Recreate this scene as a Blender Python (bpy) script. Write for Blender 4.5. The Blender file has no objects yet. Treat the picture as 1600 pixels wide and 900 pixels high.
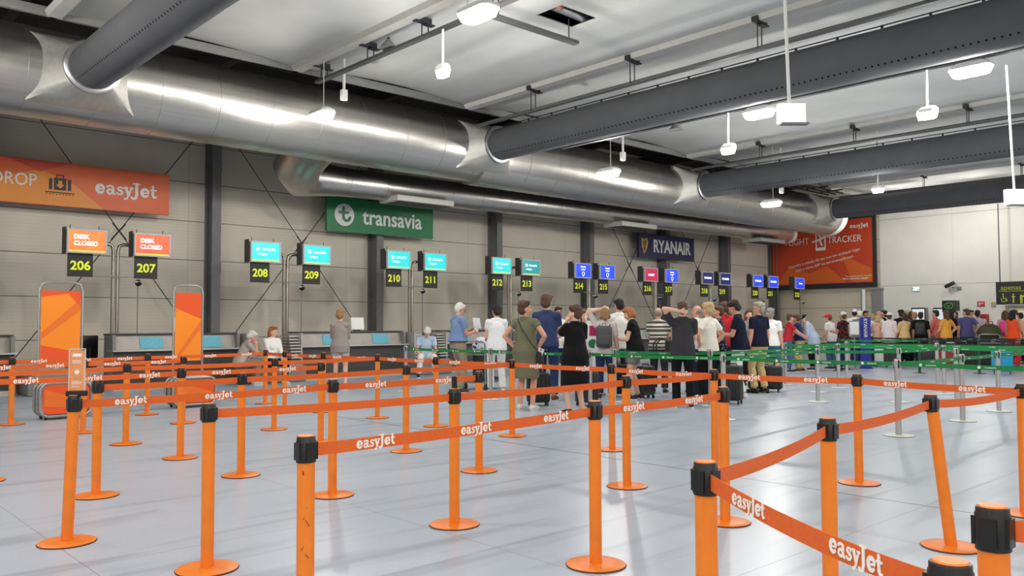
import bpy, bmesh, math, random
import numpy as np
from mathutils import Vector, Matrix, noise as mnoise
random.seed(7)
PI = math.pi
SC = bpy.context.scene
COL = SC.collection

# ------------------------------------------------------------------ camera
FOC, PITCH, YAW, ROLL, HC = 1304.0, .0424384, .8269466, -.00371977, 1.40
FW = np.array([math.cos(YAW)*math.cos(PITCH), math.sin(YAW)*math.cos(PITCH), math.sin(PITCH)])
_r0 = np.array([math.sin(YAW), -math.cos(YAW), 0]); _u0 = np.cross(_r0, FW)
RT = _r0*math.cos(ROLL)+_u0*math.sin(ROLL); UP = np.cross(RT, FW)
CAM = np.array([0, 0, HC])
def ray(x, y): return FW+RT*(x-800)/FOC-UP*(y-450)/FOC
def onz(x, y, z=0.):
    d = ray(x, y); return CAM+d*(z-HC)/d[2]
def onY(x, y, Y):
    d = ray(x, y); return CAM+d*Y/d[1]
def onX(x, y, X):
    d = ray(x, y); return CAM+d*X/d[0]
def onD(x, y, D): return CAM+ray(x, y)*D
cd = bpy.data.cameras.new('camera'); co = bpy.data.objects.new('camera', cd); COL.objects.link(co)
cd.sensor_width = 36; cd.lens = FOC/1600*36; cd.clip_start = .05; cd.clip_end = 300
mw = Matrix.Identity(4)
for i in range(3):
    mw[i][0] = RT[i]; mw[i][1] = UP[i]; mw[i][2] = -FW[i]; mw[i][3] = CAM[i]
co.matrix_world = mw
SC.camera = co
# ------------------------------------------------------------------ exposure, world, lamps
SC.view_settings.view_transform = 'Standard'; SC.view_settings.look = 'None'
SC.view_settings.exposure = 0.0; SC.view_settings.gamma = 1.0; SC.view_settings.use_curve_mapping = False
SC.cycles.use_denoising = True
SC.cycles.max_bounces = 8; SC.cycles.diffuse_bounces = 5
SC.cycles.sample_clamp_indirect = 6
W = bpy.data.worlds.new('world'); SC.world = W; W.use_nodes = True
W.node_tree.nodes['Background'].inputs[0].default_value = (.8, .85, .9, 1)
W.node_tree.nodes['Background'].inputs[1].default_value = .3
LAMP_W = 226.0
def ceiling_light(x, y, z, w=LAMP_W, s=.6):
    l = bpy.data.lights.new('hall_lamp_light', 'POINT'); l.energy = w; l.shadow_soft_size = .2
    l.color = (1, .97, .92)
    o = bpy.data.objects.new('hall_lamp_light', l); COL.objects.link(o); o.location = (x, y, z); return o
# lamps of the hall behind and beside the camera (same rows as the visible ones)
for X in (-6, 0, 5.5, 15.5, 22.5, 29, 34.5):
    for Y in (-10, -4.5, 1):
        if X > 5 and Y > 0: continue
        ceiling_light(X, Y, 5.8)
for X, Y in ((-5, 7), (-5, 13), (1, 7), (1.5, 13.4)): ceiling_light(X, Y, 5.8)

# ------------------------------------------------------------------ helpers
def lin(c):
    if isinstance(c, str):
        c = [int(c[i:i+2], 16) for i in (0, 2, 4)]
    o = []
    for v in c[:3]:
        v = v/255.
        o.append(v/12.92 if v <= .04045 else ((v+.055)/1.055)**2.4)
    return (*o, 1)
_M = {}
def mat(name, c, rough=.5, metal=0., spec=.5, em=0., var=0., vs=20., bump=0., bs=60., emc=None):
    if name in _M: return _M[name]
    m = bpy.data.materials.new(name); m.use_nodes = True; nt = m.node_tree; b = nt.nodes['Principled BSDF']
    col = lin(c)
    b.inputs['Base Color'].default_value = col; b.inputs['Roughness'].default_value = rough
    b.inputs['Metallic'].default_value = metal; b.inputs['Specular IOR Level'].default_value = spec
    if em: b.inputs['Emission Color'].default_value = lin(emc or c); b.inputs['Emission Strength'].default_value = em
    if var or bump:
        tc = nt.nodes.new('ShaderNodeTexCoord')
        if var:
            n = nt.nodes.new('ShaderNodeTexNoise'); n.inputs['Scale'].default_value = vs; n.inputs['Detail'].default_value = 4
            nt.links.new(tc.outputs['Object'], n.inputs['Vector'])
            r = nt.nodes.new('ShaderNodeMapRange'); r.inputs[1].default_value = .3; r.inputs[2].default_value = .7
            r.inputs[3].default_value = 1-var; r.inputs[4].default_value = 1+var
            nt.links.new(n.outputs[0], r.inputs[0])
            x = nt.nodes.new('ShaderNodeVectorMath'); x.operation = 'SCALE'; x.inputs[0].default_value = col[:3]
            nt.links.new(r.outputs[0], x.inputs['Scale']); nt.links.new(x.outputs[0], b.inputs['Base Color'])
        if bump:
            n2 = nt.nodes.new('ShaderNodeTexNoise'); n2.inputs['Scale'].default_value = bs; n2.inputs['Detail'].default_value = 3
            nt.links.new(tc.outputs['Object'], n2.inputs['Vector'])
            bp = nt.nodes.new('ShaderNodeBump'); bp.inputs['Strength'].default_value = bump; bp.inputs['Distance'].default_value = .02
            nt.links.new(n2.outputs[0], bp.inputs['Height']); nt.links.new(bp.outputs[0], b.inputs['Normal'])
    _M[name] = m; return m

class G:
    """collects solids into one mesh"""
    def __init__(s): s.v = []; s.f = []; s.sm = []; s.mi = []; s.cur = 0
    def add(s, v, f, smooth=False):
        o = len(s.v); s.v += [tuple(map(float, p)) for p in v]; s.f += [tuple(i+o for i in q) for q in f]; s.sm += [smooth]*len(f); s.mi += [s.cur]*len(f); return s
    def mat(s, i): s.cur = i; return s
    def box(s, c, d, R=None, bev=0):
        x, y, z = d[0]/2, d[1]/2, d[2]/2
        if bev:
            bm = bmesh.new(); bmesh.ops.create_cube(bm, size=1)
            for v in bm.verts: v.co = Vector((v.co.x*d[0], v.co.y*d[1], v.co.z*d[2]))
            bmesh.ops.bevel(bm, geom=bm.edges[:], offset=bev, segments=3, affect='EDGES', profile=.5)
            bm.verts.index_update()
            P = [v.co.copy() for v in bm.verts]; F = [[v.index for v in f.verts] for f in bm.faces]; bm.free()
        else:
            P = [Vector((i*x, j*y, k*z)) for k in (-1, 1) for j in (-1, 1) for i in (-1, 1)]
            F = [(0, 2, 3, 1), (4, 5, 7, 6), (0, 1, 5, 4), (2, 6, 7, 3), (0, 4, 6, 2), (1, 3, 7, 5)]
        if R: P = [R @ p for p in P]
        return s.add([p+Vector(c) for p in P], F, bool(bev))
    def cyl(s, p0, p1, r0, r1=None, n=16, cap=True):
        return s.tube([p0, p1], [r0, r0 if r1 is None else r1], n, cap)
    def tube(s, pts, r, n=10, cap=True, closed=False):
        P = [Vector(p) for p in pts]; k = len(P)
        if not isinstance(r, (list, tuple)): r = [r]*k
        t0 = (P[1]-P[0]).normalized(); a = Vector((0, 0, 1)) if abs(t0.z) < .9 else Vector((1, 0, 0))
        u = t0.cross(a).normalized(); V = []; F = []
        for i in range(k):
            if closed: t = (P[(i+1) % k]-P[i-1]).normalized()
            else: t = (P[min(i+1, k-1)]-P[max(i-1, 0)]).normalized()
            u = (u-t*u.dot(t)).normalized(); w = t.cross(u)
            for j in range(n):
                an = 2*PI*j/n; V.append(P[i]+(u*math.cos(an)+w*math.sin(an))*r[i])
        for i in range(k if closed else k-1):
            i2 = (i+1) % k
            for j in range(n):
                F.append((i*n+j, i*n+(j+1) % n, i2*n+(j+1) % n, i2*n+j))
        s.add(V, F, True)
        if cap and not closed:
            s.add([V[j] for j in range(n)], [tuple(reversed(range(n)))]); s.add([V[(k-1)*n+j] for j in range(n)], [tuple(range(n))])
        return s
    def lathe(s, prof, c=(0, 0, 0), n=32):
        V = []; F = []; k = len(prof)
        for r, z in prof:
            for j in range(n):
                a = 2*PI*j/n; V.append((c[0]+r*math.cos(a), c[1]+r*math.sin(a), c[2]+z))
        for i in range(k-1):
            for j in range(n): F.append((i*n+j, i*n+(j+1) % n, (i+1)*n+(j+1) % n, (i+1)*n+j))
        s.add(V, F, True)
        return s
    def prism(s, poly, o, ax, ay, depth):
        """poly in 2D, extruded by vector depth from plane o + x*ax + y*ay"""
        o, ax, ay, dp = Vector(o), Vector(ax), Vector(ay), Vector(depth); n = len(poly)
        V = [o+ax*x+ay*y for x, y in poly]; V += [v+dp for v in V]
        F = [tuple(range(n)), tuple(reversed(range(n, 2*n)))]+[(i, (i+1) % n, n+(i+1) % n, n+i) for i in range(n)]
        return s.add(V, F)
    def ell(s, c, r, n=16, m=10, R=None):
        V = []; F = []
        for i in range(m+1):
            th = PI*i/m
            for j in range(n):
                a = 2*PI*j/n; p = Vector((r[0]*math.sin(th)*math.cos(a), r[1]*math.sin(th)*math.sin(a), r[2]*math.cos(th)))
                if R: p = R @ p
                V.append(p+Vector(c))
        for i in range(m):
            for j in range(n): F.append((i*n+j, (i+1)*n+j, (i+1)*n+(j+1) % n, i*n+(j+1) % n))
        return s.add(V, F, True)
    def mesh(s, name, mats):
        me = bpy.data.meshes.new(name); me.from_pydata(s.v, [], s.f)
        for m in (mats if isinstance(mats, (list, tuple)) else [mats]): me.materials.append(m)
        bm = bmesh.new(); bm.from_mesh(me); bmesh.ops.recalc_face_normals(bm, faces=bm.faces[:]); bm.to_mesh(me); bm.free()
        me.polygons.foreach_set('use_smooth', s.sm); me.polygons.foreach_set('material_index', s.mi)
        if any(s.sm): me.set_sharp_from_angle(angle=math.radians(38))
        me.update(); return me
    def build(s, name, mats, parent=None, loc=None, label=None):
        return link(name, s.mesh(name, mats), parent, loc, label)
def link(name, me, parent=None, loc=None, label=None):
    o = bpy.data.objects.new(name, me); COL.objects.link(o); o.parent = parent
    if loc is not None: o.location = loc
    if label: o['label'] = label
    return o
def tag(o, label, cat, group=None):
    o['label'] = label; o['category'] = cat
    if group: o['group'] = group
    return o
def thing(name, label, cat, loc=(0, 0, 0), rz=0., group=None):
    o = bpy.data.objects.new(name, None); COL.objects.link(o); o.location = tuple(map(float, loc)); o.rotation_euler = (0, 0, rz)
    o.empty_display_size = .2
    return tag(o, label, cat, group)
def struct(g, name, m, kind='structure'):
    o = g.build(name, m); o['kind'] = kind; return o
def copytree(o, parent=None):
    c = o.copy(); COL.objects.link(c); c.parent = parent
    for ch in list(o.children): copytree(ch, c)
    return c
def frame_matrix(right, up, loc):
    r = Vector(right).normalized(); u = Vector(up); u = (u-r*u.dot(r)).normalized(); n = r.cross(u)
    m = Matrix.Identity(4)
    for i in range(3): m[i][0] = r[i]; m[i][1] = u[i]; m[i][2] = n[i]; m[i][3] = loc[i]
    return m
_TX = {}
def text(s, size, right, up, loc, m, parent, name='lettering', bold=0., ext=.002, ax='CENTER', ay='CENTER', sx=1., space=1.):
    key = (s, round(size, 4), m.name, bold, ext, ax, ay, sx, space)
    if key not in _TX:
        c = bpy.data.curves.new(name, 'FONT'); c.body = s; c.size = size; c.extrude = ext; c.offset = bold*size
        c.align_x = ax; c.align_y = ay; c.resolution_u = 3; c.space_character = space
        c.materials.append(m); _TX[key] = c
    o = link(name, _TX[key], parent); mm = frame_matrix(right, up, loc)
    o.matrix_basis = mm @ Matrix.Diagonal((sx, 1, 1, 1)); return o
# --- rounded slab-serif logo letters "easyJet" as one flat mesh (unit: x-height 1)
def stroke(g, pts, w, ext=.04):
    """thick flat stroke of varying width; each one a hair higher than the last so that none coincide"""
    g.nst = getattr(g, 'nst', 0)+1; ext += .05*ext*g.nst
    P = [Vector((x, y, 0)) for x, y in pts]; n = len(P)
    if not isinstance(w, (list, tuple)): w = [w]*n
    L = []; Rr = []
    for i in range(n):
        t = (P[min(i+1, n-1)]-P[max(i-1, 0)]).normalized(); q = Vector((-t.y, t.x, 0))
        L.append(P[i]+q*w[i]/2); Rr.append(P[i]-q*w[i]/2)
    V = L+Rr; V2 = [v+Vector((0, 0, ext)) for v in V]
    F = []
    for i in range(n-1):
        F += [(i, i+1, n+i+1, n+i), (2*n+i, 3*n+i, 3*n+i+1, 2*n+i+1), (i, 2*n+i, 2*n+i+1, i+1), (n+i, n+i+1, 3*n+i+1, 3*n+i)]
    F += [(0, n, 3*n, 2*n), (n-1, 3*n-1, 4*n-1, 2*n-1)]
    g.add(V+V2, F)
    for i in (0, n-1):
        k = 10; r = w[i]/2
        g.add([(P[i].x+r*math.cos(2*PI*j/k), P[i].y+r*math.sin(2*PI*j/k), ext*1.02) for j in range(k)], [tuple(range(k))])
def arc(cx, cy, rx, ry, a0, a1, n=14):
    return [(cx+rx*math.cos(math.radians(a0+(a1-a0)*i/n)), cy+ry*math.sin(math.radians(a0+(a1-a0)*i/n))) for i in range(n+1)]
def logo_mesh():
    g = G()
    def e(x):
        stroke(g, arc(x+.46, .5, .34, .38, 5, 325), [.2]+[.2+.14*math.sin(PI*i/14) for i in range(1, 15)]); stroke(g, [(x+.2, .47), (x+.76, .52)], .15)
    e(0)
    x = 1.0                                                     # a
    stroke(g, arc(x+.36, .30, .24, .22, 0, 360, 18), .2); stroke(g, [(x+.12, .78)]+arc(x+.38, .7, .27, .2, 120, 10, 8)+[(x+.66, .15), (x+.84, .08)], [.24, .2, .18, .18, .18, .2, .22, .26, .28, .28, .26, .2])
    x = 1.92                                                    # s
    stroke(g, [(x+.66, .76), (x+.5, .87), (x+.3, .84), (x+.22, .7), (x+.36, .55), (x+.56, .45), (x+.66, .3), (x+.54, .13), (x+.32, .1), (x+.12, .22)], [.2, .16, .18, .22, .25, .25, .22, .18, .16, .2])
    x = 2.7                                                     # y
    stroke(g, [(x+.2, .86), (x+.48, .12)], .27); stroke(g, [(x+.76, .86), (x+.48, .12), (x+.3, -.28), (x+.12, -.3)], [.18, .2, .18, .24])
    stroke(g, [(x+.02, .88), (x+.38, .88)], .15); stroke(g, [(x+.62, .88), (x+.92, .88)], .15)
    x = 3.42                                                    # J
    stroke(g, [(x+.56, 1.36), (x+.56, .2), (x+.46, -.16), (x+.22, -.24), (x+.08, -.1)], [.3, .3, .28, .22, .26]); stroke(g, [(x+.22, 1.36), (x+.86, 1.36)], .16)
    e(4.38)
    x = 5.32                                                    # t
    stroke(g, [(x+.3, 1.25), (x+.3, .3), (x+.42, .1), (x+.66, .16)], [.26, .28, .26, .18]); stroke(g, [(x+.06, .86), (x+.64, .86)], .15)
    for i, v in enumerate(g.v): g.v[i] = (v[0]-3.0, v[1]-.5, v[2])
    return g
_LG = {}
def logo(width, right, up, loc, m, parent, name='lettering'):
    k = m.name
    if k not in _LG: _LG[k] = logo_mesh().mesh('logo_lettering', m)
    o = link(name, _LG[k], parent); s = width/6.0
    o.matrix_basis = frame_matrix(right, up, loc) @ Matrix.Diagonal((s, s, min(s, .08), 1)); return o
PX, PY, PZ = Vector((1, 0, 0)), Vector((0, 1, 0)), Vector((0, 0, 1))

# ------------------------------------------------------------------ node materials for the shell
def nodes(name):
    m = bpy.data.materials.new(name); m.use_nodes = True; nt = m.node_tree
    _M[name] = m
    return m, nt, nt.nodes['Principled BSDF'], nt.nodes.new('ShaderNodeTexCoord')
def N(nt, t, **k):
    n = nt.nodes.new('ShaderNode'+t)
    for a, b in k.items(): setattr(n, a, b)
    return n
def math_(nt, op, a, b=None):
    n = N(nt, 'Math', operation=op)
    for i, v in enumerate((a, b)):
        if v is None: continue
        if isinstance(v, (int, float)): n.inputs[i].default_value = v
        else: nt.links.new(v, n.inputs[i])
    return n.outputs[0]
def mix(nt, fac, a, b):
    n = N(nt, 'Mix', data_type='RGBA')
    for s, v in ((0, fac), (6, a), (7, b)):
        if isinstance(v, (int, float)): n.inputs[s].default_value = v
        elif isinstance(v, tuple): n.inputs[s].default_value = v
        else: nt.links.new(v, n.inputs[s])
    return n.outputs[2]
def noise(nt, vec, sc, det=4, dist=0.):
    n = N(nt, 'TexNoise'); n.inputs['Scale'].default_value = sc; n.inputs['Detail'].default_value = det; n.inputs['Distortion'].default_value = dist
    nt.links.new(vec, n.inputs['Vector']); return n.outputs[0]
def line_mask(nt, x, period, width, off=0.):
    """1 on thin lines every period"""
    f = math_(nt, 'FRACT', math_(nt, 'DIVIDE', math_(nt, 'ADD', x, off+1000*period), period))
    d = math_(nt, 'ABSOLUTE', math_(nt, 'SUBTRACT', f, .5))
    return math_(nt, 'GREATER_THAN', d, .5-width/2/period)
def floor_mat():
    m, nt, b, tc = nodes('floor_vinyl'); L = nt.links.new
    sp = N(nt, 'SeparateXYZ'); L(tc.outputs['Object'], sp.inputs[0]); X, Y = sp.outputs[0], sp.outputs[1]
    n1 = noise(nt, tc.outputs['Object'], .7, 5); n2 = noise(nt, tc.outputs['Object'], 60, 3)
    c = mix(nt, n1, lin((163, 175, 191)), lin((186, 195, 207)))
    c = mix(nt, math_(nt, 'MULTIPLY', n2, .5), c, lin((206, 212, 220)))
    # scuffs: stretched noise
    mp = N(nt, 'Mapping'); mp.inputs['Scale'].default_value = (.35, 2.6, 1); mp.inputs['Rotation'].default_value = (0, 0, .5); L(tc.outputs['Object'], mp.inputs[0])
    sc = noise(nt, mp.outputs[0], 1.4, 5, .6); rr = N(nt, 'MapRange'); rr.inputs[1].default_value = .53; rr.inputs[2].default_value = .70; rr.inputs[4].default_value = .34; L(sc, rr.inputs[0])
    c = mix(nt, rr.outputs[0], c, lin((96, 102, 112)))
    gl = math_(nt, 'MAXIMUM', line_mask(nt, X, 2.0, .006, .5), line_mask(nt, Y, 1.35, .006, .1))
    c = mix(nt, math_(nt, 'MULTIPLY', gl, .6), c, lin((80, 84, 92)))
    sm = math_(nt, 'LESS_THAN', math_(nt, 'ABSOLUTE', math_(nt, 'SUBTRACT', X, 6.66)), .012)
    c = mix(nt, math_(nt, 'MULTIPLY', sm, .85), c, lin((60, 62, 68)))
    L(c, b.inputs['Base Color'])
    r = N(nt, 'MapRange'); r.inputs[3].default_value = .24; r.inputs[4].default_value = .38; L(n1, r.inputs[0]); L(r.outputs[0], b.inputs['Roughness'])
    b.inputs['Specular IOR Level'].default_value = .3
    return m
def wall_mat(name, base, axis, joint=1.03, off=-.02, ribs=.5, col=(70, 66, 58)):
    m, nt, b, tc = nodes(name); L = nt.links.new
    sp = N(nt, 'SeparateXYZ'); L(tc.outputs['Object'], sp.inputs[0]); H, Z = sp.outputs[axis], sp.outputs[2]
    n1 = noise(nt, tc.outputs['Object'], .8, 4); n2 = noise(nt, tc.outputs['Object'], 25, 3)
    a = lin(base); d = lin([v*.88 for v in base])
    c = mix(nt, n1, a, d); c = mix(nt, math_(nt, 'MULTIPLY', n2, .18), c, lin([v*.75 for v in base]))
    rb = line_mask(nt, Z, .086, .012)
    c = mix(nt, math_(nt, 'MULTIPLY', rb, .16*ribs), c, lin(col))
    j = line_mask(nt, Z, joint, .022, off)
    v = math_(nt, 'MULTIPLY', line_mask(nt, H, 4.8, .02, 1.0), .3)
    c = mix(nt, math_(nt, 'MULTIPLY', math_(nt, 'MAXIMUM', j, v), .75), c, lin(col))
    L(c, b.inputs['Base Color']); b.inputs['Roughness'].default_value = .75; b.inputs['Specular IOR Level'].default_value = .25
    bp = N(nt, 'Bump'); bp.inputs['Strength'].default_value = .3; bp.inputs['Distance'].default_value = .01; L(math_(nt, 'SUBTRACT', 1, rb), bp.inputs['Height']); L(bp.outputs[0], b.inputs['Normal'])
    return m
def duct_mat(name, c, rough, metal, axis):
    """sheet metal duct with streaks"""
    m, nt, b, tc = nodes(name); L = nt.links.new
    mp = N(nt, 'Mapping'); s = [14, 14, 14]; s[axis] = .35; mp.inputs['Scale'].default_value = s; L(tc.outputs['Object'], mp.inputs[0])
    n = noise(nt, mp.outputs[0], 1., 4)
    L(mix(nt, n, lin([v*.86 for v in c]), lin(c)), b.inputs['Base Color'])
    r = N(nt, 'MapRange'); r.inputs[3].default_value = rough*.8; r.inputs[4].default_value = rough*1.3; L(n, r.inputs[0]); L(r.outputs[0], b.inputs['Roughness'])
    b.inputs['Metallic'].default_value = metal
    n2 = noise(nt, tc.outputs['Object'], 1.6, 2); bp = N(nt, 'Bump'); bp.inputs['Strength'].default_value = .25; bp.inputs['Distance'].default_value = .05; L(n2, bp.inputs['Height']); L(bp.outputs[0], b.inputs['Normal'])
    return m
def fabric_duct_mat():
    m, nt, b, tc = nodes('grey_fabric_duct'); L = nt.links.new
    sp = N(nt, 'SeparateXYZ'); L(tc.outputs['Object'], sp.inputs[0]); x, y, z = sp.outputs
    an = math_(nt, 'ARCTAN2', z, x)
    f = math_(nt, 'SUBTRACT', math_(nt, 'FRACT', math_(nt, 'MULTIPLY', y, 9.0)), .5)
    u = math_(nt, 'MULTIPLY', f, 1/9.0)
    def row(a):
        w = math_(nt, 'MULTIPLY', math_(nt, 'SUBTRACT', an, a), .4)
        d = math_(nt, 'SQRT', math_(nt, 'ADD', math_(nt, 'MULTIPLY', u, u), math_(nt, 'MULTIPLY', w, w)))
        return math_(nt, 'LESS_THAN', d, .019)
    k = math_(nt, 'MAXIMUM', row(-2.35), row(-.8))
    n = noise(nt, tc.outputs['Object'], 1.2, 4)
    c = mix(nt, n, lin((86, 87, 90)), lin((104, 105, 108)))
    L(mix(nt, k, c, lin((12, 12, 12))), b.inputs['Base Color']); b.inputs['Roughness'].default_value = .8; b.inputs['Specular IOR Level'].default_value = .2
    bp = N(nt, 'Bump'); bp.inputs['Strength'].default_value = .35; bp.inputs['Distance'].default_value = .06; L(n, bp.inputs['Height']); L(bp.outputs[0], b.inputs['Normal'])
    return m
FLOOR = floor_mat()
WALL = wall_mat('wall_panels_beige', (226, 218, 202), 0)
WALLB = wall_mat('wall_panels_pale', (232, 230, 222), 1, 3.0, -.02, .0, (120, 118, 112))
WALLB2 = wall_mat('wall_panels_beige_end', (228, 216, 192), 1)
CEIL = mat('ceiling_sheet', (218, 218, 215), .8, var=.06, vs=.9, bump=.25, bs=1.3, spec=.3)
VOID = mat('roof_void', (52, 50, 48), .9)
STEEL = mat('column_steel_grey', (112, 112, 112), .6, var=.08, vs=6)
TRAY = mat('cable_tray_steel', (92, 92, 92), .5, .3)
DARK = mat('dark_steel', (40, 40, 42), .55)
GUTTER = mat('ceiling_gutter', (186, 184, 178), .7, var=.05, vs=5)
DUCT = duct_mat('silver_duct', (208, 205, 200), .31, .94, 0)
DUCT2 = duct_mat('silver_spur', (214, 212, 206), .42, .7, 1)
GDUCT = fabric_duct_mat()
WHITE = mat('white_paint', (226, 226, 222), .5)
BLACK = mat('black_plastic', (18, 18, 19), .38, var=.1, vs=40)
SILVER = mat('brushed_steel', (176, 176, 178), .32, .9)
GREYM = mat('grey_paint', (128, 128, 126), .5, var=.05, vs=12)
CHAR = mat('charcoal_panel', (66, 64, 62), .6, var=.1, vs=8)
CHROME = mat('bent_tube_steel', (150, 144, 134), .3, .9)
LOGOW = mat('logo_white', (246, 240, 230), .6)
SIGNW = mat('sign_white', (214, 214, 212), .6)
LIME = mat('lime_numerals', (214, 226, 40), .5, em=.25)
LIME2 = mat('olive_symbols', (158, 168, 50), .5, em=.06)
SIGNB = mat('black_sign_board', (24, 23, 22), .5)

# ------------------------------------------------------------------ room shell
YW, XB, ZC = 22.0, 38.0, 6.83
struct(G().box((13, 3, -.05), (51, 39, .1)), 'floor', FLOOR)
struct(G().box((13, YW+.1, 4.2), (51, .2, 8.4)), 'wall_left', WALL)
struct(G().box((XB+.1, 19.25, 4.2), (.2, 5.5, 8.4)), 'wall_back', WALLB2)
struct(G().box((XB+.05, 1.25, 4.2), (.3, 30.5, 8.4)), 'wall_end', WALLB)
struct(G().box((13, -14.1, 4.2), (51, .2, 8.4)), 'wall_right', WALLB)
struct(G().box((-12.1, 4, 4.2), (.2, 36, 8.4)), 'wall_rear', WALLB)
JX = [-10.2, -5.5, -.8, 3.85, 8.5, 13.2, 17.9, 22.5, 27.1, 31.8, 36.5]
g = G()
YE = 15.95                                                      # the suspended ceiling stops before the side wall
HATCH = (10.68, 11.5, 9.98, 10.62)
for a, b in zip([-12.2]+JX, JX+[XB+.3]):
    n = 10; V = []; F = []
    ys = sorted([-14.2, HATCH[2], HATCH[3], YE])
    for i in range(n+1):
        x = a+(b-a)*i/n; zz = ZC+.13*(1-((2*i/n)-1)**2)
        for y in ys: V.append((x, y, zz))
    for i in range(n):
        for j in range(3):
            if j == 1 and a < HATCH[0] < b and 4 <= i <= 5: continue
            if j == 2 and a < 3 < b: continue
            F.append((i*4+j, i*4+j+1, i*4+j+5, i*4+j+4))
    g.add(V, F, True)
o = struct(g, 'ceiling', CEIL)
sd = o.modifiers.new('thickness', 'SOLIDIFY'); sd.thickness = .03; sd.offset = 1
struct(G().box((13, 3, 8.45), (51, 39, .1)), 'ceiling_roof_deck', VOID)
g = G()
for a, b in zip([-12.2]+JX, JX+[XB]): g.box(((a+b)/2, YE+.05, ZC+.02), (b-a-.12, .08, .16))
struct(g, 'trim_ceiling_edge', GREYM)
# dark purlins in the void between ceiling edge and wall
g = G()
for y in (13.2, 14.3): g.cyl((-1, y, 7.3), (3.8, y, 7.3), .06, n=10)
for x in (.6, 1.8, 2.7): g.box((x, 13.2, 7.6), (.08, 6, .14))
for y in (17.2, 18.6, 20.2): g.box((13, y, 8.25), (50, .14, .26))
for x in JX: g.box((x, 19, 7.95), (.22, 6, .5))
struct(g, 'trim_roof_beams', DARK)
# joint gutters under the ceiling
for i, x in enumerate(JX):
    g = G(); g.prism([(-.16, .0), (-.11, -.1), (.11, -.1), (.16, 0)], (x, -14, ZC+.02), PX, PZ, (0, 14+YE-.02, 0))
    struct(g, 'trim_%d' % (i+1), GUTTER)
COLX = [3.9, 9.15, 14.29, 19.21, 23.97, 28.78, 33.42, 37.75]
for i, x in enumerate(COLX):
    g = G(); g.box((x, 21.5, 4.2), (.24, .03, 8.4)); g.box((x, 21.98, 4.2), (.24, .03, 8.4)); g.box((x, 21.74, 4.2), (.03, .46, 8.4))
    g.box((x, 21.49, 2.9), (.26, .02, .3)); g.box((x, 21.49, 5.6), (.26, .02, .3))
    struct(g, 'wall_left_column_%d' % (i+1), STEEL)
# end wall: grey pier, pipe, plinth
struct(G().box((37.82, 16.6, 1.4), (.3, .42, 2.9)).box((37.82, 16.6, 2.9), (.36, .5, .1)), 'wall_end_pier', GREYM)
struct(G().cyl((37.8, 17.25, 0), (37.8, 17.25, 2.9), .09), 'wall_back_pipe', WHITE)
struct(G().box((37.86, 1, .06), (.04, 30, .12)), 'baseboard_back', GREYM)
struct(G().box((13, 21.96, .07), (50, .04, .14)), 'baseboard_left', GREYM)

# ------------------------------------------------------------------ ducts
def seamed(g, pts, r, seam, n=40):
    g.tube(pts, r, n)
t = thing('silver_air_duct', 'fat silver sheet metal air duct running along above the check-in signs', 'air duct', (0, 17.2, 6.1))
DSEG = [(-11.9, 14.3, .83, -.04), (14.3, 34.2, .80, -.16)]
for a, b, r, dz in DSEG:
    G().cyl((a, 0, dz), (b, 0, dz), r, n=56).build('duct_section', DUCT, t)
    x = a+.4; rm = G().tube([(-.012, 0, 0), (.012, 0, 0)], r+.008, 56, True).mesh('seam_ring', DUCT)
    while x < b-.2: link('seam_ring', rm, t, (x, 0, dz)); x += 1.16
G().tube([(34.2, 0, -.16), (34.5, 0, -.16), (34.75, 0, -.16)], [.80, .83, .74], 48).build('end_cap', WHITE, t)
DX = [(4.5, 6.03), (14.3, 6.03), (23.55, 5.98), (32.7, 6.02)]
for i, (x, z) in enumerate(DX):
    g = G(); n = 48; V = []; zc = 0.; dzz = z-6.1-(0 if x < 14 else 0)
    for k, (yy, s) in enumerate(((-.3, 0), (-.56, 0), (-.86, .5), (-1.17, 1.))):
        for j in range(n):
            a = 2*PI*j/n; c, sn = math.cos(a), math.sin(a)
            m = max(abs(c), abs(sn)); rx, rz = c/m*.92, sn/m*(.63)
            V.append(((1-s)*rx+s*c*.46+x, yy, (1-s)*rz+s*sn*.46+dzz))
    F = []
    for k in range(3):
        for j in range(n): F.append((k*n+j, k*n+(j+1) % n, (k+1)*n+(j+1) % n, (k+1)*n+j))
    g.add(V, F, True); g.build('takeoff_boot', DUCT2, t)
    G().lathe([(.40, -.05), (.455, -.05), (.485, -.03), (.485, .03), (.455, .05), (.40, .05)], n=40).build('collar_ring', SILVER, t).matrix_basis = Matrix.Translation((x, -1.2, dzz)) @ Matrix.Rotation(PI/2, 4, 'X')
DL = ['grey round fabric air duct over the orange bag drop sign', 'grey round fabric air duct joining the silver duct above the green airline sign',
      'grey round fabric air duct joining the silver duct above the navy airline sign', 'grey round fabric air duct closest to the pale end wall']
for i, (x, z) in enumerate(DX):
    t = thing('fabric_air_duct', DL[i], 'air duct', (x, 16.0, z), 0, 'grey fabric ducts')
    ln = 29.8
    yy = [-ln*k/60 for k in range(61)]; g = G()
    g.tube([(0, y, 0) for y in yy], [.405-.006*(k % 5 == 0) for k in range(61)], 40); g.build('duct_tube', GDUCT, t)
    g = G(); g.tube([(0, 0, .47), (0, -ln, .47)], .012, 6)
    for k in range(int(ln/.8)): g.box((0, -.3-.8*k, .435), (.03, .04, .09))
    g.build('hanging_rail', DARK, t)
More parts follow.
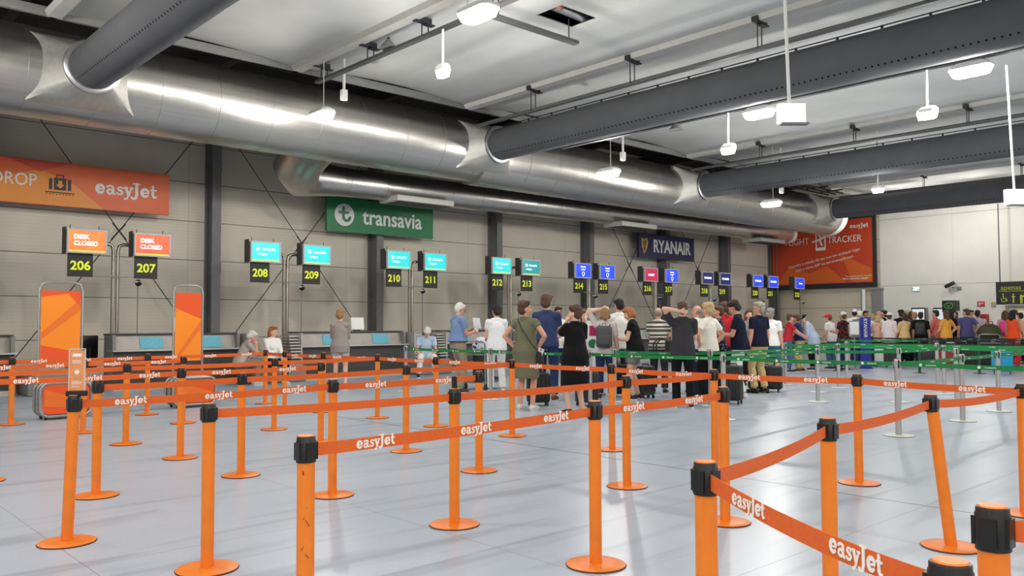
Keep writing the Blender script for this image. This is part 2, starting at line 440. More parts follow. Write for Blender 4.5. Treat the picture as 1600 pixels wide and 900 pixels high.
# spur duct low by the wall with its big elbow and outlet boxes
t = thing('silver_spur_duct', 'thinner silver air duct with a big elbow hanging by the wall', 'air duct', (10.3, 19.6, 5.24), 0)
g = G(); g.tube([(-.15, -1.7, .6), (-.2, -1.2, .4), (-.1, -.5, .12), (.25, -.08, .0), (.8, 0, 0), (1.4, 0, 0)], [.56, .58, .58, .54, .46, .40], 36); g.build('elbow', DUCT, t)
G().cyl((1.3, 0, 0), (24.9, 0, .22), .39, n=40).build('duct_section', DUCT, t)
rm = G().tube([(-.012, 0, 0), (.012, 0, 0)], .398, 40).mesh('seam_ring', DUCT)
for k in range(20): link('seam_ring', rm, t, (1.6+1.16*k, 0, .0003+.22*(.3+1.16*k)/23.6))
G().tube([(24.9, 0, .22), (25.1, 0, .22), (25.25, 0, .22)], [.39, .41, .36], 36).build('end_cap', WHITE, t)
for k, x in enumerate((14.2, 23.8, 33.0)):
    t = thing('air_outlet_box', ['pale air outlet box under the spur duct beside the green airline sign', 'pale air outlet box under the spur duct by the navy airline sign', 'pale air outlet box under the far end of the spur duct'][k], 'air outlet', (x, 19.45, 4.98+.004*(x-14)), 0, 'air outlet boxes')
    G().box((0, 0, -.08), (2.0, .9, .16), bev=.015).build('housing', mat('outlet_grey', (190, 188, 182), .5), t)
    G().box((.05, -.02, -.165), (1.8, .7, .012)).build('grille', DARK, t)
    G().cyl((0, .1, 0), (0, .12, .25), .12).build('neck', SILVER, t)
# brace rods
BR = ['crossing over the bag drop desks', 'crossing over the teal screens', 'crossing beside the navy airline sign', 'crossing past the navy airline sign']
for k, (a, b) in enumerate(((4.35, 9.15), (9.15, 14.29), (23.97, 28.78), (28.78, 33.42))):
    for s in (0, 1):
        p, q = ((a+.1, .5), (b-.1, 6.9)) if s else ((a+.1, 6.9), (b-.1, .5))
        m = ((p[0]+q[0])/2, 21.6+.06*s, 3.7)
        g = G(); g.cyl((p[0]-m[0], 0, p[1]-m[2]), (q[0]-m[0], 0, q[1]-m[2]), .012, n=8); g.cyl((-.18*(1 if s else -1)*.9, 0, -.2), (.18*(1 if s else -1)*.9, 0, .2), .02, n=8)
        o = g.build('brace_rod', DARK, None, m); tag(o, 'thin dark steel brace rod %s, %s' % (BR[k], 'rising towards the far end' if s else 'falling towards the far end'), 'brace rod', 'wall brace rods')
# ------------------------------------------------------------------ cable trays
def tray(name, lab, x, z, y0, y1, xb, zb, step, off):
    t = thing('cable_tray', lab, 'cable tray', (x, (y0+y1)/2, z), 0, 'ceiling cable trays'); L = y1-y0
    G().box((0, 0, 0), (.12, L, .05)).build('tray_channel', TRAY, t)
    G().cyl((.02, -L/2, .045), (.02, L/2, .045), .018, n=6).build('cable', BLACK, t)
    y = -L/2+off
    while y < L/2:
        g = G(); g.box((xb-x, y, zb-z), (.34, .12, .09)); g.box((xb-x+.14, y, zb-z-.06), (.2, .12, .02))
        for s in (-.07, .07): g.cyl((s, y, 0), (s, y, zb-z), .012, n=6)
        g.build('hanger_bracket', DARK, t); y += step
tray('a', 'cable tray under the first ceiling gutter above the bag drop desks', 8.78, 6.5, -6, 15.6, 8.72, 6.78, 1.75, .3)
tray('b', 'cable tray above the fabric duct joining over the green sign', 13.2, 6.27, -8, 15.6, 13.2, 6.78, 2.9, 1.3)
tray('c', 'cable tray above the fabric duct joining over the navy sign', 22.45, 6.34, -8, 15.8, 22.45, 6.78, 2.9, 1.0)
tray('d', 'cable tray above the fabric duct closest to the end wall', 31.85, 6.32, -8, 15.4, 31.85, 6.78, 3.2, 1.0)
t = thing('cable_tray', 'slim cable tray alongside the fabric duct, carrying hanging lamps', 'cable tray', (15.1, 3.5, 5.82), 0, 'ceiling cable trays')
G().box((0, 0, 0), (.1, 22, .05)).build('tray_channel', TRAY, t)
for k in range(9): G().box((-.1, -10.2+2.5*k, .16), (.05, .06, .32)).box((-.3, -10.2+2.5*k, .31), (.42, .06, .03)).build('hanger_bracket', DARK, t)
t = thing('cable_tray', 'short cross tray running to the open ceiling hatch', 'cable tray', (9.9, 10.2, 6.48), 0, 'ceiling cable trays')
G().box((0, 0, 0), (2.2, .13, .06)).build('tray_channel', TRAY, t)
G().cyl((.9, 0, 0), (.9, 0, .4), .012, n=6).cyl((-.8, 0, 0), (-.8, 0, .4), .012, n=6).build('hanger_bracket', DARK, t)
t = thing('hatch_fitting', 'silver pipe and red valve inside the open ceiling hatch', 'pipe', (11.0, 10.3, 6.98))
G().cyl((-.5, 0, .1), (.55, .05, .1), .09, n=16).build('pipe', SILVER, t); G().ell((-.45, -.12, .06), (.07, .07, .09)).build('valve', mat('valve_red', (150, 106, 94), .5), t)
for k in range(4):
    x = 30.6+.5*k
    if k == 0:
        t = thing('pipe_rack', 'dark pipes on brackets in the ceiling gap by the end of the silver duct', 'pipes', (31, 15.6, 6.6))
        for yy in (0, .3, .6): G().cyl((-3, yy, .0), (1.5, yy, .0), .035, n=8).build('pipe', DARK, t)
        for xx in (-2, 0, 1.2): G().box((xx, .3, .1), (.06, .9, .05)).build('bracket', DARK, t)
# ------------------------------------------------------------------ lamps
GLOW = mat('lamp_diffuser_glow', (255, 255, 250), .4, em=16)
GLOW2 = mat('box_lamp_glow', (236, 244, 226), .4, em=1.1)
CABLE = mat('white_cable', (220, 220, 216), .5)
def batten(p, lab, l=.62, wd=.30, hang=6.8, rod=None, w=60., box=False):
    t = thing('pendant_lamp', lab, 'lamp', p, 0, 'hanging hall lamps')
    g = G(); a, b = wd/2, l/2
    oc = lambda s, z: [(-a*s, -b*s+.07, z), (-a*s+.07, -b*s, z), (a*s-.07, -b*s, z), (a*s, -b*s+.07, z), (a*s, b*s-.07, z), (a*s-.07, b*s, z), (-a*s+.07, b*s, z), (-a*s, b*s-.07, z)]
    V = oc(.75, .10)+oc(1, .05)+oc(1, 0); F = [tuple(range(8))]
    for k in range(2):
        for j in range(8): F.append((k*8+j, k*8+(j+1) % 8, k*8+8+(j+1) % 8, k*8+8+j))
    g.add(V, F); g.build('housing', WHITE, t)
    g = G(); V = oc(.99, 0)+oc(.84, -.11); F = [tuple(range(8, 16))]+[(j, (j+1) % 8, 8+(j+1) % 8, 8+j) for j in range(8)]
    g.add(V, F); g.build('diffuser', GLOW, t)
    h = hang-p[2]
    if rod: G().cyl((0, 0, .08), (0, 0, h), .022, n=10).build('rod', WHITE, t)
    else:
        for s in ((-.2,) if box else (-.7, .7)): G().cyl((0, b*s, .08), (0, b*s, h), .007, n=6).build('suspension_cable', CABLE, t)
    if box: G().box((.45, -.1, .35+.1), (.12, .1, .22)).cyl((.45, -.1, .5), (.45, -.1, h), .03, n=8).build('ballast_box', WHITE, t)
    l_ = bpy.data.lights.new('pendant_light', 'POINT'); l_.shadow_soft_size = .1; l_.energy = w; l_.color = (1, .97, .92)
    o = bpy.data.objects.new('pendant_light', l_); COL.objects.link(o); o.parent = t; o.location = (0, 0, -.24)
LW = LAMP_W
batten(onX(747, 18, 8.15), 'big bright lamp hanging at the end of the gutter tray beside the ceiling hatch', .72, .36, 6.9, w=LW)
batten(onY(503, 178, 15.0), 'bright lamp hanging in front of the silver duct beneath the first gutter', .66, .32, 6.9, w=LW, box=True)
batten(onD(951, 269, 21.3), 'bright lamp hanging before the silver duct between the two fabric duct joints', .66, .32, 6.9, w=LW, box=True)
batten(onD(1205, 317, 26), 'bright lamp hanging before the far stretch of silver duct', .66, .32, 6.9, w=LW, box=True)
batten(onX(1186, 175, 15.1), 'bright lamp on short cables under the slim tray, farther along than its twin', .66, .32, 5.8, w=LW)
batten(onX(1517, 107, 15.1), 'bright lamp on short cables under the slim tray, closer to the camera than its twin', .66, .32, 5.8, w=LW)
batten(onX(692, 110, 8.75), 'small lamp on a white rod hanging from the first gutter tray', .34, .18, 6.48, True, w=LW*.4)
batten(onX(1138, 232, 15.1), 'small lamp on a white rod under the slim tray, above the navy sign', .36, .18, 5.8, True, w=LW*.4)
batten(onX(1449, 176, 15.1), 'small lamp on a white rod under the slim tray, towards the edge of the picture', .36, .18, 5.8, True, w=LW*.4)
batten(onD(1372, 295, 24.), 'small lamp on a white rod before the fabric duct closest to the end wall', .36, .18, 6.9, True, w=LW*.4)
batten(np.array([35.3, 5.5, 6.25]), 'lamp added out of sight beyond the last fabric duct, in line with the toilet sign', .66, .32, 6.98, w=LW*.75)  # added lamp, kept behind the duct, to brighten the pale end wall
batten(np.array([33.55, 14.6, 6.2]), 'lamp added out of sight beyond the last fabric duct, close to the silver duct', .66, .32, 6.98, w=LW*1.2)  # unseen lamp added to light the beige wall below the billboard
batten(np.array([35.3, 11.5, 6.25]), 'lamp added out of sight beyond the last fabric duct, in line with the kiosks', .66, .32, 6.98, w=LW*.7)  # second unseen lamp added to brighten the end wall
for (x, y, D, ht, lab, s) in ((1236, 178, 10.2, 6.5, 'white box lamp on a long rod in front of the thick fabric duct', .33), (1587, 308, 14.2, 5.8, 'white box lamp on a long rod before the pale end wall', .36)):
    p = onD(x, y, D); t = thing('box_lamp', lab, 'lamp', p, -.74, 'white box lamps')
    G().box((0, 0, 0), (s, .10, s*.72), bev=.008).build('light_box', GLOW2, t); G().box((.03, -.03, -s*.36-.012), (s*1., .12, .02)).build('lower_rail', GREYM, t)
    G().cyl((-.02, 0, s*.36), (-.06, .05, ht-p[2]), .02, n=10).build('rod', CABLE, t)
for (x, y, D, zt, lab) in ((607, 70, 8.78, 6.48, 'small pale loudspeaker under the first gutter tray'), (1057, 198, 15.1, 5.8, 'small pale loudspeaker under the slim tray')):
    p = onX(x, y, D); t = thing('horn_speaker', lab, 'loudspeaker', p, 0, 'ceiling loudspeakers')
    G().lathe([(.04, .1), (.07, .06), (.15, -.04), (.17, -.07), (.0, -.06)], n=24).build('horn', GREYM, t); G().cyl((0, 0, .08), (0, 0, max(.14, zt-p[2])), .03, n=8).build('bracket', DARK, t)

# ------------------------------------------------------------------ wall signs
def poly_fan(m, name, poly, parent, y, depth=.004):
    g = G(); g.prism([(p[0], p[1]) for p in poly], (0, y, 0), PX, PZ, (0, -depth, 0)); return g.build(name, m, parent)
OR = mat('sign_orange', (206, 88, 34), .45, var=.04, vs=3); OR2 = mat('sign_amber', (214, 130, 34), .45, var=.04, vs=3); OR3 = mat('sign_red_orange', (190, 62, 34), .45)
# bag drop sign (board centre is its origin)
t = thing('bag_drop_sign', 'long orange bag drop sign with a suitcase symbol on the wall', 'sign', (5.45, 21.4, 4.68))
G().box((0, 0, 0), (4.8, .1, 1.02)).build('board', OR, t)
poly_fan(OR2, 'amber_patch', [(-2.3, -.5), (.85, -.5), (.2, .02), (-.5, .3), (-1.2, .1)], t, -.051)
poly_fan(OR3, 'red_patch', [(-1.2, .5), (.1, .5), (-.52, .25)], t, -.052, .005)
for x in (-1.8, 1.8): G().box((x, .3, 0), (.05, .5, .05)).build('bracket', STEEL, t)
dx = onY(30, 283, 21.34); text('DROP', .40, PX, PZ, (-1.05, -.06, .02), SIGNW, t, sx=.86)
lg = onY(198, 299, 21.34); logo(1.42, PX, PZ, (lg[0]-5.45, -.06, lg[2]-4.68), SIGNW, t)
BK = mat('symbol_black', (24, 20, 18), .5); g = G()
cx, cz = onY(94, 291, 21.34)[0]-5.45, .0
g.box((cx, -.056, cz), (.26, .01, .28)).box((cx-.2, -.056, cz-.01), (.07, .01, .26)).box((cx+.2, -.056, cz-.01), (.07, .01, .26)); g.box((cx, -.056, cz-.2), (.62, .01, .025))
g.box((cx-.07, -.056, cz+.18), (.02, .01, .08)).box((cx+.07, -.056, cz+.18), (.02, .01, .08)).box((cx, -.056, cz+.21), (.16, .01, .02))
for k in range(9): g.box((cx-.28+.07*k, -.056, cz-.24), (.035, .01, .02))
g.build('suitcase_symbol', BK, t)
poly_fan(OR2, 'arrow_symbol', [(cx-.04, .08), (cx+.04, .08), (cx+.04, -.01), (cx+.09, -.01), (cx, -.1), (cx-.09, -.01), (cx-.04, -.01)], t, -.062, .003)
# green airline sign
GRN = mat('sign_green', (18, 112, 66), .45)
t = thing('airline_sign', 'green airline sign with a round white emblem on the wall', 'sign', (14.26, 21.36, 4.61))
G().box((0, 0, 0), (3.84, .1, 1.0)).build('board', GRN, t)
for x in (-1.5, 1.5): G().box((x, .33, 0), (.05, .56, .05)).build('bracket', STEEL, t)
text('transavia', .66, PX, PZ, (.38, -.055, -.02), SIGNW, t, bold=.018, sx=.93)
g = G(); g.lathe([(0, 0), (.33, 0), (.33, .01), (0, .01)], n=40); o = g.build('emblem_disc', SIGNW, t); o.matrix_basis = Matrix.Translation((-1.34, -.05, 0)) @ Matrix.Rotation(PI/2, 4, 'X')
g = G(); stroke(g, [(-.02, .2), (-.02, -.03)]+arc(.09, -.05, .11, .12, 175, 350, 10), .085, .01); stroke(g, [(-.16, .07), (.13, .07)], .08, .01)
o = g.build('emblem_letter', GRN, t); o.matrix_basis = frame_matrix(PX, PZ, (-1.36, -.064, 0))
# navy airline sign
NAVY = mat('sign_navy', (22, 26, 72), .45)
t = thing('airline_sign', 'navy airline sign with a golden harp emblem on the wall', 'sign', (28.5, 21.36, 4.56))
G().box((0, 0, 0), (3.8, .1, 1.0)).build('board', NAVY, t)
for x in (-1.5, 1.5): G().box((x, .33, 0), (.05, .56, .05)).build('bracket', STEEL, t)
text('RYANAIR', .72, PX, PZ, (.32, -.055, -.01), SIGNW, t, bold=.028, sx=.86)
GOLD = mat('emblem_gold', (196, 158, 60), .45)
g = G(); stroke(g, [(-.2, .28), (-.08, .22), (.1, .3), (.16, .16), (.1, -.05), (-.06, -.3)], [.08, .07, .08, .09, .08, .04], .01); stroke(g, [(-.2, .28), (-.18, .05), (-.06, -.3)], [.06, .06, .04], .01)
for k in range(4): stroke(g, [(-.13+.06*k, .2), (-.1+.045*k, -.12+.03*k)], .014, .01)
o = g.build('emblem_harp', GOLD, t); o.matrix_basis = frame_matrix(PX, PZ, (-1.52, -.055, -.02))
# flight tracker billboard on the end wall (faces -X)
BX = 37.75
OB = mat('billboard_red_orange', (190, 64, 30), .5, var=.06, vs=1.2); OB2 = mat('billboard_orange', (206, 96, 32), .5)
t = thing('billboard', 'large orange flight tracker billboard on the end wall', 'billboard', (BX, 19.2, 4.75))
NY = Vector((0, -1, 0))
G().box((0, 0, -.1), (.12, 5.2, 3.3)).build('frame', DARK, t)
G().box((-.07, .05, -.05), (.03, 5.0, 2.95)).build('panel', OB, t)
def bpoly(m, name, P, d): g = G(); g.prism(P, (-.086, 0, 0), NY, PZ, (-d, 0, 0)); return g.build(name, m, t)
bpoly(OB2, 'amber_patch', [(-2.4, -1.5), (1.2, -1.5), (.3, -.7), (-.6, -1.0), (-1.6, -.6)], .003); bpoly(OB2, 'amber_patch', [(1.0, -.2), (2.4, -.9), (2.4, -1.5), (1.5, -1.5)], .002)
def bt(s, px, py, size, **k):
    p = onX(px, py, BX-.1); text(s, size, NY, PZ, (-.095, p[1]-19.2, p[2]-4.75), SIGNW, t, **k)
p = onX(1342, 353, BX-.1); logo(.86, NY, PZ, (-.092, p[1]-19.2, p[2]-4.75), SIGNW, t)
bt('FLIGHT', 1245, 379, .44, sx=.86); bt('TRACKER', 1319, 374, .44, sx=.86)
def btilt(s, px, py, size, ang):
    p = onX(px, py, BX-.1); text(s, size, NY*math.cos(ang)+PZ*math.sin(ang), PZ*math.cos(ang)-NY*math.sin(ang), (-.095, p[1]-19.2, p[2]-4.75), SIGNW, t)
btilt('Consulta o estado do teu voo em qualquer lugar', 1286, 404, .185, .19); btilt('com a nossa APP ou em m.easyJet.com', 1287, 412, .185, .19)
bt('Tens a geolocalização activada?', 1341, 431, .10); bt('This is generation easyJet', 1336, 435, .12, bold=.02)
g = G(); p = onX(1282, 377, BX-.1); y0, z0 = 19.2-p[1], p[2]-4.75
for (a, b) in (((-.22, .42), (.22, .42)), ((-.22, -.42), (.22, -.42)), ((-.22, -.42), (-.22, .42)), ((.22, -.42), (.22, .42))): stroke(g, [a, b], .05, .01)
stroke(g, [(-.2, -.36), (.2, -.36)], .12, .01); stroke(g, [(-.42, -.02), (-.1, .06), (.5, .32)], [.06, .1, .08], .01); stroke(g, [(-.05, .08), (.06, -.2)], .08, .01); stroke(g, [(.05, .14), (-.12, .34)], .07, .01)
o = g.build('phone_and_plane_symbol', SIGNW, t); o.matrix_basis = frame_matrix(NY, PZ, (-.092, -y0, z0))
# ------------------------------------------------------------------ check-in monitors with number boards, on bent tube stands
def screen_mat(name, c1, c2, em, ang=0.):
    m, nt, b, tc = nodes(name); n = noise(nt, tc.outputs['Object'], 3.0, 3)
    c = mix(nt, n, lin(c1), lin(c2)); nt.links.new(c, b.inputs['Base Color']); nt.links.new(c, b.inputs['Emission Color']); b.inputs['Emission Strength'].default_value = em; b.inputs['Roughness'].default_value = .3
    return m
SO = screen_mat('screen_orange', (250, 150, 60), (222, 70, 40), .75); SO2 = screen_mat('screen_red_orange', (240, 120, 50), (206, 44, 60), .7); ST = screen_mat('screen_teal', (0, 196, 200), (20, 170, 170), .9); ST2 = screen_mat('screen_teal_dark', (10, 150, 150), (0, 120, 120), .7)
SB = screen_mat('screen_blue', (40, 90, 240), (10, 20, 200), .9); SN = screen_mat('screen_navy', (16, 24, 110), (10, 14, 70), .6); SM = screen_mat('screen_magenta', (190, 30, 80), (150, 20, 60), .8)
SW = mat('screen_text_white', (250, 250, 255), .4, em=1.2); SV = mat('screen_text_violet', (236, 226, 255), .4, em=1.3); SG = mat('screen_bar_yellow', (214, 220, 60), .4, em=.8)
BEZ = mat('monitor_bezel', (186, 186, 184), .45)
YS = 19.4
MON = [(206, 136, SO, 'c'), (207, 238, SO2, 'c'), (208, 415, ST, 't'), (209, 495, ST, 't'), (210, 623, ST, 't'), (211, 680, ST, 't'), (212, 783.5, ST, 't'), (213, 829.5, ST2, 't'), (214, 910.5, SB, 'w'), (215, 948.5, SB, 'w'),
       (216, 1017, SM, 'z'), (217, 1049.5, SB, 'w'), (218, 1105.5, SN, 'r'), (219, 1133, SN, 'r'), (220, 1184, SB, 'r'), (221, 1208, SB, 'r'), (222, 1249.5, SB, 'q')]
MY = {206: 377, 208: 394.5, 210: 405.5, 212: 417, 214: 424.5, 216: 432, 218: 436.5, 220: 440, 222: 444.5}
CN = {'c': 'an orange desk closed screen', 't': 'a teal airline screen', 'w': 'a bright blue welcome screen', 'z': 'a magenta screen', 'r': 'a dark blue airline screen', 'q': 'a blue queue screen'}
mx = {}
for n, px, sm, kind in MON:
    y = MY.get(n, None) or MY[n-1]+3
    p = onY(px, y, YS); mx[n] = p[0]
    w, h = .80, .52
    t = thing('check_in_monitor', 'monitor showing %s above a board numbered %d' % (CN[kind], n), 'monitor', (p[0], YS, 3.20), 0, 'check-in desk monitors')
    g = G(); b = .032
    g.box((0, 0, h/2-b/2), (w, .07, b)).box((0, 0, -h/2+b/2), (w, .07, b)).box((-w/2+b/2, 0, 0), (b, .07, h-2*b)).box((w/2-b/2, 0, 0), (b, .07, h-2*b)); g.build('bezel', BEZ, t)
    G().box((0, .0, 0), (w-2*b, .04, h-2*b)).build('screen', sm, t)
    G().box((0, .16, 0), (w*.96, .26, h*.94), bev=.02).box((-w/2-.0, .2, .02), (.03, .2, h*1.1)).build('back_housing', CHAR, t)
    G().cyl((-.3, .15, h/2), (-.3, .15, h/2+.1), .008, n=6).cyl((.28, .15, h/2), (.28, .15, h/2+.1), .008, n=6).build('fixing_pin', DARK, t)
    bx = -.10; G().box((bx, .1, -h/2-.25), (.50, .03, .50)).build('number_board', SIGNB, t)
    text(str(n), .27, PX, PZ, (bx, .08, -h/2-.27), LIME, t, 'number', bold=.028)
    yy = -.026
    if kind == 'c':
        text('DESK', .13, PX, PZ, (-.27, yy, .09), SV, t, bold=.02, ax='LEFT'); text('CLOSED', .13, PX, PZ, (-.27, yy, -.05), SV, t, bold=.02, ax='LEFT')
    elif kind == 't':
        text('transavia', .10, PX, PZ, (.07, yy, .07), SW, t, bold=.01); G().lathe([(0, 0), (.045, 0), (.045, .004), (0, .004)], n=20).build('emblem_disc', SW, t).matrix_basis = Matrix.Translation((-.22, yy, .07)) @ Matrix.Rotation(PI/2, 4, 'X')
        text('All flights', .07, PX, PZ, (-.1, yy, -.06), SW, t)
    elif kind == 'w':
        text('Priority', .08, PX, PZ, (0, yy, .13), SW, t, bold=.01); text('All flights', .06, PX, PZ, (0, yy, .04), SW, t)
        g = G(); stroke(g, arc(0, 0, .06, .06, 0, 360, 18), .014, .004); stroke(g, [(0, -.06), (0, -.1)], .02, .004); g.build('symbol', SW, t).matrix_basis = frame_matrix(PX, PZ, (0, yy, -.1))
    elif kind == 'z': text('wizzair', .13, PX, PZ, (0, yy, .0), SW, t, bold=.02)
    elif kind == 'r': text('RYANAIR', .12, PX, PZ, (0, yy, .0), SW, t, bold=.01)
    else: text('Queue', .12, PX, PZ, (.05, yy, .0), SW, t)
    if kind in 'ct': G().box((0, yy, -h/2+.05), (w-.09, .006, .02)).build('ticker_bar', SG, t)
POLES = []
for n in (206, 208, 210, 212, 214, 216, 218, 220, 222):
    a, b = mx[n], mx.get(n+1, mx[n]+1.35); x = (a+b)/2; POLES.append(x)
    t = thing('sign_stand', 'bent steel tube stand carrying the number %d %s' % (n, 'and %d monitors' % (n+1) if n < 222 else 'monitor'), 'sign stand', (x, YS+.32, 0), 0, 'check-in sign stands')
    for s, e in ((-1, a), (1, b)):
        if s > 0 and n == 222: continue
        q = e-x
        G().tube([(s*.05, 0, 0), (s*.05, 0, 3.05), (s*.075, 0, 3.16), (s*.16, 0, 3.2), (q-s*.2, 0, 3.2)], .038, 12).build('bent_tube', CHROME, t)
    if n < 222: G().cyl((a-x+.1, -.2, 2.47), (b-x-.3, -.2, 2.47), .012, n=8).build('cross_bar', SILVER, t)
    t2 = thing('ball_camera', 'small dark ball camera on a thin pole beside the %d stand' % n, 'camera', (x+.55, YS+.5, 0), 0, 'ball cameras on poles')
    G().cyl((0, 0, 0), (0, 0, 2.3), .014, n=8).build('pole', GREYM, t2); G().ell((0, -.03, 2.36), (.075, .075, .075)).build('ball', BLACK, t2); G().lathe([(.06, 0), (.1, .0), (.1, .04), (.06, .05)], (0, 0, 2.36), 20).build('mount_ring', WHITE, t2)
# ------------------------------------------------------------------ check-in counters
CYAN = mat('cyan_notice', (96, 176, 196), .5, var=.15, vs=30)
LEDGE = mat('counter_ledge_metal', (196, 192, 186), .35, .4)
CFRONT = mat('counter_upper_panel', (158, 152, 146), .45, .3, var=.08, vs=5)
CNT = [(1.0, 4.0), (5.85, 8.7), (10.29, 13.5), (14.85, 17.5), (18.7, 21.3), (22.5, 25.1), (26.0, 28.5), (29.6, 32.1), (33.2, 35.6)]
CLAB = ['dark check-in counter cut by the edge of the picture', 'dark check-in counter behind the orange banners', 'dark check-in counter where the woman in the grey tunic stands', 'dark check-in counter behind the man with the white paper',
        'dark check-in counter under screens 212 and 213', 'dark check-in counter under screens 214 and 215', 'dark check-in counter under screens 216 and 217', 'dark check-in counter under screens 218 and 219', 'dark check-in counter under the last screens']
SHEET = mat('white_paper', (240, 240, 238), .6)
for k, (a, b) in enumerate(CNT):
    w = b-a; t = thing('check_in_counter', CLAB[k], 'counter', ((a+b)/2, 19.0, 0), 0, 'check-in counters')
    G().box((0, .3, .46), (w, .56, .76), bev=.01).build('front_panel', CHAR, t)
    G().box((0, .28, .05), (w-.02, .56, .1)).build('kick_plate', LEDGE, t)
    G().box((0, .1, .835), (w+.06, .42, .035), bev=.008).build('ledge', LEDGE, t)
    g = G(); g.prism([(.14, .85), (.22, 1.17), (.5, 1.17), (.5, .85)], (-w/2, 0, 0), PY, PZ, (w, 0, 0)); g.build('upper_panel', CFRONT, t)
    G().box((0, .42, 1.19), (w+.02, .5, .035), bev=.008).build('counter_top', CHAR, t)
    for s in (-1, 1): G().box((s*(w/2-.03), .32, .62), (.07, .58, 1.12)).build('end_panel', GREYM, t)
    for s in (-.2, .27):
        o = G().box((0, 0, 0), (.5, .008, .26)).build('notice', CYAN, t); o.location = (s*w, .165, 1.0); o.rotation_euler = (-.245, 0, 0)
    if k in (1, 2, 3):
        x = (a+b)/2+{1: .2, 2: .35, 3: .3}[k]
        t = thing('desk_screen', ['', 'bright white screen on the counter behind the orange banners', 'white back of a screen on the counter beside the woman in grey', 'white screen on the counter behind the man in blue'][k], 'screen', (x, 19.5, 1.21), .25-.5*(k == 2), 'counter screens')
        G().box((0, 0, .2), (.36, .03, .34), Matrix.Rotation(-.2, 3, 'X'), bev=.008).build('panel', SHEET if k != 1 else mat('white_screen', (235, 240, 245), .4, em=.6), t); G().box((0, .08, .02), (.18, .14, .03), bev=.005).cyl((0, .08, .02), (0, .05, .2), .02, n=8).build('foot', BLACK, t)
def chair(p, rz, lab):
    t = thing('office_chair', lab, 'chair', p, rz, 'staff chairs')
    G().box((0, 0, .5), (.5, .48, .08), bev=.03).build('seat', BLACK, t); G().box((0, .24, .92), (.46, .07, .5), bev=.03).build('backrest', BLACK, t)
    G().cyl((0, 0, .08), (0, 0, .5), .03).build('gas_post', DARK, t); g = G()
    for i in range(5): a = 2*PI*i/5; g.cyl((0, 0, .1), (.3*math.cos(a), .3*math.sin(a), .06), .02, n=8); g.ell((.3*math.cos(a), .3*math.sin(a), .035), (.03, .03, .035), 8, 6)
    g.build('star_base', DARK, t); G().box((0, .27, .7), (.06, .03, .4)).build('back_support', DARK, t)
chair((5.5, 20.05, 0), PI+.4, 'black office chair behind the orange banner')
chair((9.3, 20.3, 0), PI-.3, 'black office chair behind the seated couple')
chair((15.1, 20.3, 0), PI, 'black office chair behind the seated man in white trousers')
ROLL_ = mat('roller_grey', (150, 148, 144), .4, .5)
for k, (a, b) in enumerate(((4.1, 5.5), (8.8, 10.2), (13.6, 14.75), (17.6, 18.6), (21.4, 22.4), (25.2, 25.9))):
    w = b-a; t = thing('baggage_conveyor', ['low baggage conveyor beside the orange banners', 'low baggage conveyor with the seated couple', 'low baggage conveyor with the seated man in white trousers', 'low baggage conveyor under screens 212 and 213', 'low baggage conveyor under screens 214 and 215', 'low baggage conveyor under screens 216 and 217'][k], 'conveyor', ((a+b)/2, 19.0, 0), 0, 'baggage conveyors')
    G().box((0, .0, .2), (w-.06, 1.0, .38), bev=.01).build('base', GREYM, t)
    g = G()
    for j in range(9): g.cyl((-w/2+.1, -.44+.11*j, .40), (w/2-.1, -.44+.11*j, .40), .03, n=10)
    g.build('rollers', ROLL_, t)
    for s in ((-1, 1) if k else ()):
        g = G()
        for j in range(9): g.box((s*(w/2-.16), .1, .5+.075*j), (.3, .8-.04*j, .035))
        g.box((s*(w/2-.02), .1, .8), (.03, .7, .75)); g.build('slatted_guard', LEDGE, t)

# ------------------------------------------------------------------ belt barrier posts
PORG = mat('post_orange_enamel', (240, 128, 28), .42, var=.06, vs=9); BORG = mat('belt_orange_webbing', (226, 98, 28), .7, var=.05, vs=60); RIM = mat('base_rubber_rim', (96, 46, 20), .7)
PSIL = mat('post_silver', (186, 184, 182), .35, .6); BASEW = mat('base_white', (226, 224, 216), .45); BGRN = mat('belt_green_webbing', (14, 128, 62), .7, var=.05, vs=60); PGRN = mat('post_dark_green', (16, 74, 50), .45)
BDRK = mat('belt_dark_webbing', (26, 38, 34), .7); PDRK = mat('post_black', (26, 28, 28), .45)
H_ = .948
def _parts(pole, base, head, rim, cap):
    a = G().lathe([(0, .016), (.10, .016), (.165, .012), (.172, .009)], n=40).mat(1).lathe([(.172, .009), (.176, .005), (.174, 0), (0, 0)], n=40).mesh('base_plate', [base, rim])
    g = G().lathe([(.0405, -.045), (.0405, .042), (.038, .046), (.038, .056), (.036, .059), (0, .059)], n=28)
    for k in range(4):
        R = Matrix.Rotation(PI/2*k, 3, 'Z'); g.box(R @ Vector((.039, 0, 0)), (.009, .042, .070), R)
    h = g.mesh('belt_head', head)
    c = G().lathe([(.033, .0595), (.031, .063), (0, .063)], n=24).mesh('head_cap', cap)
    return a, h, c
KINDS = {'o': (PORG,)+_parts(PORG, PORG, BLACK, RIM, PORG), 's': (PSIL,)+_parts(PSIL, BASEW, PSIL, GREYM, BLACK), 'g': (PGRN,)+_parts(PGRN, PGRN, PGRN, PDRK, PGRN), 'k': (PDRK,)+_parts(PDRK, PDRK, BLACK, PDRK, PDRK)}
_PL = {}
POSTS = {}
